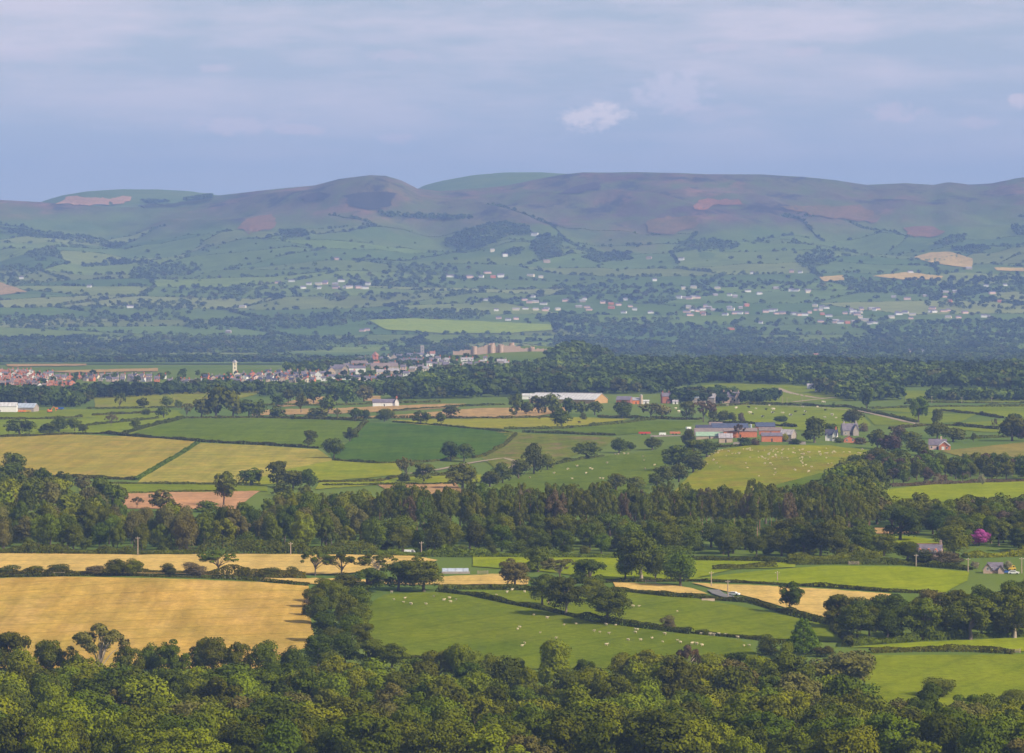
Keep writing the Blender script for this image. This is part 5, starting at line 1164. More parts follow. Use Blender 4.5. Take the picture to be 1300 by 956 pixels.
car('yellow digger-like van standing behind the white car near the small stone house', 1284, 724, 'yellow', 20, 3.4, True, 'yellow_van', 'van')
car('white van on the edge of the pale barley field by the long wood', 521, 704, 'paint', 0, 5.0, True, 'white_van', 'van')
car('white car in the lane by the bright meadow gate', 932, 756, 'paint', -25)

def trailer(label, px, py, m, L=6, hh=1.6, yaw=0, name='farm_trailer'):
    P = g1(px, py); r = root(name, P, yaw, label, 'trailer')
    b = MB(); b.prism([(-L / 2, .8), (L / 2, .8), (L / 2 + .1, hh + .8), (-L / 2 - .1, hh + .8)], -1.2, 1.2, 'y'); b.build('body', B[m], r)
    c = MB(); c.box(L / 2 + .1, L / 2 + 1.6, -.08, .08, .6, .75); c.build('drawbar', B['stonegrey'], r)
    for x in (-L * .2, L * .1):
        for y in (-1.1, 1.1): wb = MB(); wb.cyl(x, .5, y - .18, y + .18, .5, k=14, axis='y'); wb.build('wheel', B['wheel'], r)
trailer('red farm trailer in the row left of the brick farm', 818, 552, 'red', 8, 1.2, 8)
trailer('white farm trailer in the row left of the brick farm', 841, 553.5, 'paint', 4.5, 1.4, 5)
trailer('rust-brown farm trailer nearest the brick farm yard', 857, 552, 'brick', 7, 1.3, 2)
trailer('small white horse trailer at the yard entrance of the brick farm', 874, 546, 'paint', 3.2, 1.5, 20)
trailer('blue skip by the hedge below the farm sheds', 77, 520.5, 'blue', 5.0, 1.4, 0)
trailer('small orange trailer beside the blue skip', 72, 520.5, 'orange', 2.0, 1.2, 0)

def digger(px, py):
    P = g1(px, py); r = root('digger', P, 20, 'orange digger standing in the grass right of the farm sheds', 'digger')
    b = MB(); b.box(-1.7, 1.7, -1.2, 1.2, 1.0, 2.3); b.box(-1.9, -.6, -1.2, 1.2, 1.3, 2.8); b.build('body', B['orange'], r)
    c = MB(); c.box(-.4, 1.0, -1.1, .1, 2.3, 3.7); c.build('cab', B['glass'], r)
    t = MB()
    for y in (-1.5, .9): t.prism([(-2.1, .25), (-1.7, 0), (1.7, 0), (2.1, .25), (2.1, .75), (1.7, 1.0), (-1.7, 1.0), (-2.1, .75)], y, y + .6, 'y')
    t.build('track', B['wheel'], r)
    v, f = joined([tube([(1.4, .4, 2.2), (3.2, .4, 5.0), (5.2, .4, 3.4), (5.4, .4, 1.2)], [.25, .25, .2, .3], 6)]); link('boom', mesh_np('boom', v, f, [B['orange']]), r)
digger(63, 524)

# silage clamp under a pale sheet
P = g1(578, 727); r = root('silage_clamp', P, 3, 'long low silage clamp under a pale blue-grey sheet beyond the big oaks', 'silage clamp')
b = MB(); b.prism([(-4, -0.5), (4, -0.5), (3.2, 1.0), (1.6, 1.7), (-1.6, 1.7), (-3.2, 1.0)], -5.2, 5.2, 'x'); b.build('sheet', B['bluegrey'], r)
b = MB(); b.box(-5.6, 5.6, -4.6, -4.1, -0.5, 0.7); b.build('side_wall', B['stonegrey'], r)
P = g1(899, 763); r = root('water_trough', P, 4, 'pale stone water trough beside the lane at the hedge corner', 'trough')
b = MB(); b.box(-2.4, 2.4, -.6, -.45, 0, .9); b.box(-2.4, 2.4, .45, .6, 0, .9); b.box(-2.4, -2.25, -.45, .45, 0, .9); b.box(2.25, 2.4, -.45, .45, 0, .9); b.build('basin', B['tanstone'], r)
b = MB(); b.box(-2.25, 2.25, -.45, .45, .1, .7); b.build('water', B['glass'], r)
def gate(px, py, yaw, label, L=3.6):
    P = g1(px, py); r = root('field_gate', P, yaw, label, 'gate')
    b = MB()
    for z in (.25, .5, .75, 1.0, 1.25): b.box(-L / 2, L / 2, -.03, .03, z, z + .09)
    b.box(-L / 2 - .02, -L / 2 + .08, -.04, .04, .1, 1.4); b.box(L / 2 - .08, L / 2 + .02, -.04, .04, .1, 1.4); b.build('gate_leaf', B['wood'], r)
    for x in (-L / 2 - .2, L / 2 + .2): p = MB(); p.box(x - .1, x + .1, -.1, .1, -.3, 1.5); p.build('post', B['wood'], r)
gate(613, 729, 0, 'wooden field gate at the right end of the pale strip')
gate(1084, 717, 0, 'pale field gate in the hedge before the long stone house')
gate(826, 741, 0, 'wooden field gate under the big pale-trunked tree')
gate(75, 731, 0, 'small pale field gate in the hedge above the golden field')
gate(1288, 829, 10, 'wooden field gate at the end of the clipped hedge')

# ------------------------------------------------------------------ the brick farm
def shed(label, x0, x1, ytop, yeave, ybase, wm, rm, yaw=0, d=None, along='x', name='farm_building', ch=(), cat='barn', dr=True):
    return house(name, label, (x0 + x1) / 2, ybase, x1 - x0, ybase - yeave, yeave - ytop, wm, rm, yaw=yaw, dm=d, along=along, ch=ch, cat=cat, win=False, dr=dr)
shed('dark blue roofed barn at the far right of the brick farm', 960, 984, 537, 541.5, 545, 'darkbrick', 'navy', 0, 14)
shed('long blue-grey roofed shed at the back of the brick farm', 904, 950, 538, 543, 546, 'stonegrey', 'navy', 0, 14)
shed('brown-grey roofed shed at the back left of the brick farm', 901, 917, 536.5, 540.5, 543, 'stonegrey', 'brownroof', 0, 12)
shed('black roofed shed at the left end of the brick farm', 884, 904, 540, 545, 547.5, 'stonegrey', 'slated', 0, 12)
shed('long brown roofed cowshed on the left of the brick farm', 882, 932, 544, 549.5, 552, 'tanstone', 'brownroof', 0, 13)
shed('low shed with a pale green roof at the front of the brick farm', 884, 918, 549, 553.5, 557, 'tanstone', 'mint', 0, 9)
shed('long red brick range in the middle of the brick farm', 919, 961, 544, 547.5, 555.5, 'brick', 'brownroof', 0, 9)
shed('upper red brick range on the right of the brick farm', 964, 993, 543, 546.5, 552, 'brick', 'brownroof', 0, 9)
shed('lower red brick range on the right of the brick farm', 967, 993, 550, 553.5, 561, 'brick', 'slate', 0, 8)
shed('small tan outbuilding with a grey roof at the front of the brick farm', 913, 930, 551, 556, 562, 'tanstone', 'palemauve', 0, 9)
shed('grey stone outbuilding on the right end of the brick farm', 993, 1009, 546, 552, 561, 'stonegrey', 'palemauve', -25, 9)
def yard_wall(label, px0, px1, py, hm=1.3):
    P0, P1 = g1(px0, py), g1(px1, py); L = P1[0] - P0[0]; o = MB(); o.box(0, L, -.2, .2, -1.0, hm); o.box(-.1, L + .1, -.26, .26, hm + .002, hm + .12)
    w = o.build('stone_wall', B['stonegrey']); w.location = tuple(P0); tag(w, label, 'wall', kind='thing')
yard_wall('low grey stone wall in front of the middle brick range', 931, 963, 564); yard_wall('low grey stone wall right of the brick farm', 1001, 1022, 563.5); yard_wall('low grey wall along the yard left of the brick farm', 826, 880, 555)
def silo(label, px, py, hpx, wpx, m, name='silo'):
    P = g1(px, py); s = P[1] / FP; r = root(name, P, 0, label, 'silo')
    b = MB(); b.cyl(0, 0, -1, hpx * s * .88, wpx * s / 2, k=20); b.build('tank', B[m], r)
    c = MB(); c.cyl(0, 0, hpx * s * .88 + .01, hpx * s, wpx * s / 2 * 1.03, wpx * s * .08, 20); c.build('cap', B['palemauve'], r)
silo('pale blue silo behind the brick farm', 953, 546, 8, 3.4, 'bluegrey')
silo('tan silo beside the orange-red shed', 814, 513, 12.5, 3.8, 'tanstone')

# houses behind the sunlit sheep field
r, P, (w, d, h, rh) = house('white_house', 'white rendered house with steep gables among dark trees behind the sheep field', 1056, 560, 15, 8, 6.5, 'white', 'slated', yaw=-12, ch=(0.9,))
body(r, w * .34, d * .6, h * .95, rh * .8, B['white'], B['slated'], x=w * .3, y=-d * .35, along='y'); body(r, w * .3, d * .5, h * .7, rh * .7, B['white'], B['slated'], x=-w * .34, y=-d * .35, along='y')
r, P, (w, d, h, rh) = house('stone_farmhouse', 'grey stone farmhouse with a purple slate roof above the small red gabled house', 1079, 553, 20, 7, 8, 'stonegrey', 'slate', yaw=10, ch=(0.1, 0.95))
body(r, w * .36, d * .9, h, rh * .85, B['stonegrey'], B['slate'], x=w * .3, y=-d * .3, along='y')
house('brick_bungalow', 'small red brick house with a white trimmed gable facing the sheep field', 1079, 562, 15, 3.5, 4.5, 'brick', 'redroof', yaw=0, along='y', dm=9, dr=False)
P = g1(1079, 562); s = P[1] / FP
r, P, (w, d, h, rh) = house('brick_house', 'red brick house with a purple roof and white trimmed gable by the olive pasture', 1191, 571, 22, 6.5, 6.5, 'pinkr', 'slate', yaw=-8, ch=(0.72,))
body(r, w * .62, d * 1.1, h * .85, rh * .8, B['brick'], B['slate'], x=w * .42, y=-d * .35, along='y')
bb = MB(); a = w * .31 + .3; yy = -d * .35 - d * .55 - .42
bb.prism([(w * .42 - a, h * .85 - .35), (w * .42, h * .85 + rh * .8 - .1), (w * .42 + a, h * .85 - .35), (w * .42 + a, h * .85 + .1), (w * .42, h * .85 + rh * .8 + .4), (w * .42 - a, h * .85 + .1)], yy - .08, yy, 'y'); bb.build('bargeboard', B['paint'], r)
door(r, w * .34, -d * .35 - d * .55, 1.8, 2.1, 'paint'); window(r, w * .56, -d * .9, .8, 1.1, 1.1)

# ------------------------------------------------------------------ farms on the ridge
P = g1(722, 512); s = P[1] / FP
P = P + np.array([0, 14, 0]); r = root('long_white_shed', P, -24, 'very long barn with a white roof and an ochre gable before the ridge wood', 'barn')
rf = body(r, 62, 28, 3.4, 5.0, B['ochre'], B['steel'], base=-2, ov=.5)
b = MB(); b.box(-31, 31, -.6, .6, 8.55, 8.95); b.build('ridge_vent', B['palemauve'], rf)
shed('low white-roofed annex at the left end of the very long barn', 663, 681, 500, 502.5, 507, 'white', 'steel', 0, 12)
shed('purple roofed barn left of the orange-red shed', 784, 802, 503.5, 507.5, 512, 'darkbrick', 'slate', -10, 14)
shed('orange-red shed beside the tan silo', 803, 812, 505, 508, 513, 'orange', 'palemauve', 0, 8)
shed('white low shed right of the tan silo', 816, 824, 508, 509.5, 513, 'white', 'steel', 0, 7)
shed('tall brick house between the silo farm and the grey barns', 840, 851, 499, 503, 512, 'darkbrick', 'slate', 8, 9, name='brick_house', cat='house', ch=(0.1, 0.9))
shed('white outbuilding right of the tall brick house', 854, 861, 508, 510, 513, 'white', 'palemauve', 0, 6)
shed('grey-blue barn, the left one of the pair of gabled barns', 873, 893, 500, 505, 512, 'stonegrey', 'bluegrey', 12, 18)
shed('mauve-roofed barn, the right one of the pair of gabled barns', 890, 910, 500, 505, 512, 'stonegrey', 'palemauve', -12, 18)
r, P, (w, d, h, rh) = shed('pinkish stone country house with three gables and tall chimneys', 918, 939, 498, 504, 512, 'stone', 'slate', -6, 10, name='country_house', cat='house', ch=(0.02, 0.5, 0.98))
for t in (-.38, .4): body(r, w * .26, d * .8, h, rh * .9, B['stone'], B['slate'], x=w * t, y=-d * .3, along='y')
for t in (-.38, -.12, .12, .4): window(r, w * t, -d / 2 if abs(t) < .3 else -d * .7, h * .55, 1.1, 1.5)
shed('small white house high above the sloping track', 1025, 1034, 487.5, 490, 494, 'white', 'palemauve', 0, 7, name='house', cat='house')
shed('second white building above the sloping track, nearer the trees', 1035, 1042, 491, 493, 498, 'white', 'palemauve', 0, 6, name='house', cat='house')
shed('white-roofed long farm shed at the left picture edge', -22, 20, 511.5, 516, 523.5, 'white', 'steel', 3, 20)
shed('pale blue-grey farm shed right of the white-roofed one', 19, 45, 512.5, 517.5, 523, 'palemauve' if False else 'stonegrey', 'bluegrey', -8, 18)
shed('small white farmhouse behind the blue-grey shed', 26, 33, 508, 511, 516, 'white', 'slate', 0, 8, name='house', cat='house')
trailer('orange farm machine before the blue-grey shed', 28, 524, 'orange', 6, 1.3, 0, 'farm_trailer'); trailer('yellow farm machine before the blue-grey shed', 36, 524, 'yellow', 4, 1.3, 0, 'farm_trailer')
r, P, (w, d, h, rh) = shed('long low white farmhouse with a purple roof among the stubble fields', 473, 502, 507, 511, 516, 'white', 'slate', 4, 7, name='farmhouse', cat='house')
body(r, w * .18, d * 1.2, h * 1.25, rh, B['white'], B['slate'], x=w * .55, y=-.5, along='y'); chimney(r.children[1], w * .55, 0, h * 1.25 + rh, B['brick'], .6)

# ------------------------------------------------------------------ the town on its hill
def townrow(items, where, group='houses of the hill town', name='town_house'):
    cn = {'brick': 'red brick', 'white': 'white', 'cream': 'cream', 'stone': 'pinkish stone', 'stonegrey': 'grey stone', 'tanstone': 'tan stone', 'darkbrick': 'dark brick', 'pinkr': 'pink'}
    rn = {'slate': 'purple slate', 'slated': 'dark slate', 'redroof': 'red tile', 'brownroof': 'brown', 'palemauve': 'grey', 'steel': 'white', 'navy': 'blue-grey', 'bluegrey': 'pale blue'}
    items = sorted(items, key=lambda t: (t[5], t[6], t[0])); cnt = {}
    for t in items: cnt[(t[5], t[6])] = cnt.get((t[5], t[6]), 0) + 1
    seen = {}
    for (px, py, w, h, rh, wm, rm, yaw, al) in items:
        k = (wm, rm); i = seen.get(k, 0); seen[k] = i + 1
        o = '' if cnt[k] == 1 else (', ' + (ORD[i] if i < 12 else f'{i + 1}th') + ' from left')
        lab = f"{cn[wm]} house with {rn[rm]} roof{o} {where}"
        simple_house(None, lab, px, py, w, h, rh, wm, rm, yaw, group, along=al, name=name)
_r = np.random.default_rng(31)
L_ = []
for y, x0, x1, st in ((475.5, 0, 42, 6), (478, 0, 66, 6.5), (482, -4, 96, 6.2), (486, -3, 60, 6.0), (489, 4, 96, 6.4), (492.5, 44, 82, 6.2)):
    x = x0
    while x < x1:
        L_.append((x + _r.uniform(-1, 1), y + _r.uniform(-.5, .5), _r.uniform(5.2, 8), _r.uniform(3.2, 4.2), _r.uniform(2, 2.8), str(_r.choice(['brick', 'brick', 'brick', 'white', 'pinkr', 'darkbrick'])), str(_r.choice(['redroof', 'redroof', 'brownroof', 'slate'])), _r.uniform(-25, 25), str(_r.choice(['x', 'x', 'y']))))
        x += st + _r.uniform(-1.2, 2)
townrow(L_, 'in the red estate')
L_ = []
for y, x0, x1, st in ((481, 100, 215, 7.5), (484.5, 108, 200, 8), (487, 216, 320, 7), (482, 262, 400, 7.5), (478.5, 300, 405, 8.5), (485.5, 330, 398, 9), (476, 340, 400, 11)):
    x = x0
    while x < x1:
        L_.append((x + _r.uniform(-1.5, 1.5), y + _r.uniform(-.7, .7), _r.uniform(5, 8.5), _r.uniform(3, 4.2), _r.uniform(2, 3), str(_r.choice(['white', 'cream', 'pinkr', 'stonegrey', 'brick', 'tanstone'])), str(_r.choice(['slate', 'slate', 'slated', 'brownroof'])), _r.uniform(-25, 25), str(_r.choice(['x', 'x', 'y']))))
        x += st + _r.uniform(-1.5, 3)
townrow(L_, 'on the flat side of town')
L_ = [(404, 482, 8, 7, 4, 'white', 'slate', 0, 'y'), (412, 484, 9, 4, 2, 'white', 'slate', 0, 'x'), (420, 477, 10, 6, 5, 'tanstone', 'slate', 10, 'y'), (431, 475, 14, 7, 5, 'stonegrey', 'slate', -8, 'x'), (438, 476, 7, 8, 4, 'tanstone', 'slate', 0, 'y'),
      (424, 481, 16, 3, 2.4, 'white', 'slate', 2, 'x'), (441, 482, 14, 3, 3, 'white', 'slate', 3, 'x'), (430, 483, 7, 2.5, 2, 'brick', 'redroof', 0, 'x'), (453.5, 475, 21, 7.5, 3, 'white', 'slate', 2, 'x'), (456, 466, 20, 5, 3, 'tanstone', 'brownroof', -5, 'x'), (446, 470, 6, 4, 3, 'white', 'slated', 0, 'x'),
      (460, 461, 9, 5, 3, 'stonegrey', 'slate', 0, 'x'), (462, 457, 5, 3, 2, 'white', 'slate', 0, 'x'), (486, 459, 8, 3, 3, 'darkbrick', 'slate', 0, 'x'), (493, 459, 6, 5, 3, 'cream', 'slate', 0, 'y'), (500, 459, 7, 6, 3, 'tanstone', 'slate', 0, 'y'), (507, 458, 8, 5, 3, 'pinkr', 'slate', 6, 'x'),
      (488, 470, 34, 5, 4, 'tanstone', 'brownroof', 4, 'x'), (500, 477, 14, 6, 3, 'tanstone', 'palemauve', 0, 'x'), (484, 477, 12, 5, 3, 'cream', 'palemauve', 0, 'x'), (470, 466, 10, 3, 2, 'stone', 'slate', 0, 'x'), (522, 454, 11, 3, 2.5, 'white', 'slate', 4, 'x'), (533, 454, 10, 3.5, 2.5, 'cream', 'slate', 4, 'x'),
      (516, 462, 9, 4, 3, 'brick', 'slate', 0, 'x'), (525, 462, 9, 4.5, 3, 'white', 'slate', 0, 'x'), (534, 462.5, 8, 4.5, 3, 'brick', 'slate', 0, 'x'), (543, 456, 5, 5, 2.5, 'white', 'redroof', 0, 'y'), (549, 455, 7, 6, 3, 'white', 'redroof', 0, 'x'), (506, 484, 9, 5, 3, 'pinkr', 'slate', 0, 'x'), (466, 484, 8, 3.5, 3, 'white', 'slate', 0, 'x'),
      (566, 469, 8, 6.5, 3, 'pinkr', 'slate', 0, 'x'), (578.5, 464, 4, 4.5, 2, 'cream', 'slate', 0, 'x'), (589, 458.5, 8, 2.5, 2, 'white', 'palemauve', 0, 'x'), (597, 458.5, 8, 2.5, 2, 'white', 'palemauve', 0, 'x'), (590, 468, 7, 5, 3, 'stonegrey', 'palemauve', 0, 'x'),
      (612, 461, 6, 2.5, 1.5, 'pinkr', 'palemauve', 0, 'x'), (616, 458, 5, 3.5, 2, 'white', 'slate', 0, 'x'), (643, 466, 7, 4.5, 2.5, 'white', 'palemauve', 0, 'x'), (637, 461.5, 12, 3, 2.5, 'stonegrey', 'palemauve', 0, 'x'), (575, 472, 8, 2.5, 1.8, 'white', 'slate', 0, 'x'), (618, 466, 3, 3.5, 2, 'cream', 'slate', 0, 'x'), (601, 471, 4, 2.5, 1.8, 'white', 'palemauve', 0, 'x'), (552, 466, 7, 4, 2.5, 'tanstone', 'slate', 0, 'x'), (560, 463, 6, 4, 2.5, 'stonegrey', 'slate', 0, 'x')]
for (px, py, w, wm, rm) in ((398, 479, 8, 'white', 'slate'), (410, 478, 7, 'tanstone', 'slate'), (447, 477, 7, 'white', 'slate'), (453, 483, 8, 'pinkr', 'slated'), (474, 484, 7, 'brick', 'slate'), (482, 482, 7, 'white', 'slate'), (494, 484, 7, 'cream', 'slate'), (516, 478, 8, 'white', 'slate'), (524, 472, 8, 'tanstone', 'palemauve'), (512, 470, 7, 'pinkr', 'slate'),
        (534, 470, 8, 'stone', 'slate'), (545, 465, 7, 'white', 'slate'), (541, 472, 7, 'cream', 'palemauve'), (528, 467, 7, 'white', 'slated'), (556, 459, 7, 'white', 'slate'), (568, 461, 7, 'white', 'palemauve'), (582, 471, 7, 'white', 'slate'), (596, 466, 7, 'tanstone', 'slate'), (606, 466, 6, 'white', 'slate'), (626, 468, 7, 'pinkr', 'slate'), (478, 466, 7, 'white', 'redroof'), (440, 468, 7, 'tanstone', 'slate'), (452, 462, 8, 'pinkr', 'slate'), (470, 459, 7, 'cream', 'slate'), (498, 466, 9, 'white', 'slate'), (510, 462, 7, 'brick', 'slate'), (548, 461, 6, 'stonegrey', 'slate'), (434, 471, 7, 'white', 'slated'), (424, 472, 7, 'cream', 'slate'), (562, 474, 7, 'pinkr', 'slate')):
    L_.append((px, py, w, 4.2, 2.5, wm, rm, _r.uniform(-20, 20), 'x'))
townrow(L_, 'climbing the castle hill')

def tower(name, label, cat, px, py, wpx, hpx, wm, cren=True, roof=None):
    P = g1(px, py); s = P[1] / FP; w, h = wpx * s, hpx * s; r = root(name, P, 8, label, cat)
    b = MB(); b.box(-w / 2, w / 2, -w / 2, w / 2, -3, h)
    if cren:
        for k in range(-1, 2):
            for y in (-w / 2, w / 2 - .7): b.box(k * w * .36 - w * .12, k * w * .36 + w * .12, y, y + .7, h, h + 1.1)
    b.build('wall', B[wm], r)
    for z in (.45, .75):
        g = MB(); g.box(-.5, .5, -w / 2 - .06, -w / 2 - .003, h * z, h * z + 2.0); g.build('window', B['glass'], r)
    if roof:
        g = MB(); g.cyl(0, 0, h + .01, h + w * .7, w * .78, .1, 4); g.build('roof', B[roof], r)
    return r, w, h
tower('church_tower', 'square grey church tower on the castle hill', 'church tower', 536, 452, 4.6, 13, 'stonegrey')
tower('brick_tower', 'red brick tower block in the middle of the hill town', 'tower', 476.5, 461, 7, 10, 'brick', False, 'redroof')
r, w, h = tower('white_tower', 'tall pale church tower above the flat part of the town', 'church tower', 298, 475, 5.2, 15, 'cream', False, 'palemauve')
# castle ruin
P = g1(640, 447.5); r = root('ruined_castle', P, 0, 'pinkish ruined castle of broken towers and curtain walls on the hilltop', 'castle')
_cr = np.random.default_rng(12)
def ruin_wall(x0, x1, h0, h1, y=0.0, t=2.4):
    n = max(3, int(abs(x1 - x0) / 1.5)); top = [(x0 + (x1 - x0) * i / n, h0 + (h1 - h0) * i / n + _cr.uniform(-1.2, 1.0)) for i in range(n + 1)]
    b = MB(); b.prism([(x0, -3)] + [(x1, -3)] + top[::-1], y, y + t, 'y'); b.build('curtain_wall', B['stone'], r)
def ruin_tower(x, y, rad, h):
    b = MB(); k = 14; V = []; 
    for z in (0, 1):
        for ri in (rad, rad * .72):
            for j in range(k):
                w = 2 * math.pi * j / k; V.append((x + ri * math.cos(w), y + ri * math.sin(w), -3 if z == 0 else h + _hash(np.array(j), np.array(int(x)), 3) * h * .35))
    F = []
    for j in range(k):
        q = (j + 1) % k; F += [(j, q, 2 * k + q, 2 * k + j), (k + q, k + j, 3 * k + j, 3 * k + q), (2 * k + j, 2 * k + q, 3 * k + q, 3 * k + j)]
    b.v, b.f = V, F; b.build('tower', B['stone'], r)
ruin_wall(-36, -22, 6, 8); ruin_wall(-22, -8, 10, 7, 1); ruin_wall(-8, 14, 7, 9); ruin_wall(14, 34, 6, 4.5, 3); ruin_wall(34, 62, 4.5, 3.5, 0); ruin_wall(-30, 20, 5, 7, 18); ruin_wall(-62, -36, 2.0, 3.5, 1, 1.5)
ruin_tower(-36, 2, 3.4, 6.5); ruin_tower(-15, 2, 3.6, 9); ruin_tower(-4, 2, 3.6, 8); ruin_tower(9, 4, 3.4, 9); ruin_tower(34, 3, 3, 5.5); ruin_tower(62, 1, 2.6, 4)

def ribbon(name, pts, w, m, lift=0.5):
    P = G(pts); xs, ys = [], []
    for a, b in zip(P[:-1], P[1:]):
        k = max(2, int(np.hypot(*(b - a)[:2]) / 10)); t = np.linspace(0, 1, k, endpoint=False); xs += list(a[0] + (b[0] - a[0]) * t); ys += list(a[1] + (b[1] - a[1]) * t)
    xs.append(P[-1][0]); ys.append(P[-1][1]); xs, ys = np.array(xs), np.array(ys)
    tx, ty = np.gradient(xs), np.gradient(ys); q = np.hypot(tx, ty); nx, ny = -ty / q, tx / q
    V = []
    for s_ in (-.5, 0, .5): V.append(np.stack([xs + nx * w * s_, ys + ny * w * s_, zfun(xs + nx * w * s_, ys + ny * w * s_) + lift], 1))
    V = np.stack(V, 1); n = len(xs); i = np.arange(n * 3).reshape(n, 3)
    f = np.stack([i[:-1, :-1], i[1:, :-1], i[1:, 1:], i[:-1, 1:]], -1).reshape(-1, 4)
    return tag(link(name, mesh_np(name, V.reshape(-1, 3), f, [m], smooth=True)), kind='structure')
dirt = wallm('packed_earth', (0.30, 0.23, 0.14), (0.38, 0.30, 0.20), 0.2); tarm = wallm('worn_asphalt', (0.16, 0.155, 0.15), (0.22, 0.21, 0.20), 0.3)
ribbon('track', [(986, 493), (999, 498), (1016, 502), (1036, 505.5), (1046, 506)], 7, dirt); ribbon('track', [(1007, 511), (1036, 507.5), (1060, 505)], 6, dirt)
ribbon('track', [(940, 515), (990, 516), (1040, 518), (1082, 521), (1105, 525), (1130, 531), (1150, 536), (1173, 540.5)], 5, dirt)
ribbon('track', [(905, 750), (912, 755), (925, 759), (935, 761)], 4.5, tarm)
ribbon('track', [(640, 600), (660, 588), (640, 582), (600, 588), (556, 597), (520, 602)], 4, dirt); ribbon('track', [(640, 549), (680, 554), (720, 558), (760, 556)], 14, worn)
ribbon('road', [(-60, 731.6), (80, 730.2), (200, 731), (330, 736), (392, 741)], 3, tarm, 0.25)

# ------------------------------------------------------------------ villages of the far valley
def villages():
    key = {'w': ('white', 'slate'), 'p': ('pinkr', 'slate'), 'c': ('cream', 'palemauve'), 'r': ('brick', 'redroof'), 'g': ('stonegrey', 'palemauve'), 't': ('tanstone', 'brownroof')}
    nm = {'w': 'tiny white', 'p': 'tiny pink', 'c': 'tiny cream', 'r': 'tiny red brick', 'g': 'tiny grey-roofed', 't': 'tiny tan'}
    def area(px, py):
        if py > 440: return 'just beyond the wooded ridge'
        a = 'high on the lower hill slopes' if py < 352 else ('in the upper valley' if py < 376 else 'on the valley floor')
        return a + (' below the left hills' if px < 480 else (' behind the castle hill' if px < 760 else ' on the right side'))
    gp = {}
    for t in sorted(VI): gp.setdefault((t[2], area(t[0], t[1])), []).append(t)
    rg = np.random.default_rng(3)
    for (k, ar), l in gp.items():
        for i, (px, py, _) in enumerate(l):
            o = '' if len(l) == 1 else ', ' + (ORD[i] if i < 12 else f'{i + 1}th') + ' from left,'
            lab = f"{nm[k]} house{o} {ar}"
            big = rg.uniform(5.0, 9.0); simple_house(None, lab, px, py + .9, big, rg.uniform(2.7, 3.6), rg.uniform(1.0, 1.6), *key[k], rg.uniform(-20, 20), 'scattered houses of the far villages', ch=False, name='village_house')
villages()

# ------------------------------------------------------------------ poles
def pole(label, px, py, hpx, arm=True):
    P = g1(px, py); s = P[1] / FP; h = hpx * s; r = root('utility_pole', P, 12, label, 'pole', 'poles of the power line')
    b = MB(); b.cyl(0, 0, -1, h, .24, .17, 8); b.build('shaft', B['wood'], r)
    if arm:
        c = MB(); c.box(-.9, .9, -.07, .07, h - .5, h - .35); c.build('crossarm', B['wood'], r)
        for x in (-.75, 0, .75): i = MB(); i.cyl(x, 0, h - .35 if x else h + .001, h - .1 if x else h + .25, .07, .05, 6); i.build('insulator', B['paint'], r)
for a in (('wooden pole at the foot of the long wood left of the flat oak', 175, 706, 24), ('wooden pole at the foot of the long wood above the dark thin oak', 369, 705, 16), ('wooden pole behind the pair of big oaks', 535, 706, 18), ('wooden pole beside the lane bend', 924, 759, 22), ('wooden pole in the hedge above the lane', 903, 745, 19),
          ('short pole standing in the bright meadow', 987, 738, 12), ('wooden pole in the hedge left of the long stone house', 1082, 712, 14), ('wooden pole just before the long stone house', 1163, 719, 15), ('wooden pole between the two stone houses', 1229, 727, 18), ('wooden pole right of the small stone house', 1297, 728, 20),
          ('pole in the far meadow before the conifer belt, first of three', 1183, 512, 9), ('pole in the far meadow before the conifer belt, middle of three', 1221, 512, 8), ('pole in the far meadow before the conifer belt, last of three', 1259, 512, 8), ('pole in front of the ridge trees above the track', 1116, 508, 14)): pole(*a)
for k, a in enumerate(((981, 497, 7), (985, 506, 10), (989.5, 505, 9), (993.5, 512, 9), (999, 513, 9), (1018, 511, 8))): pole(f'thin pale post on the grass slope by the sloping track, {ORD[k]} from the left', *a, arm=False)

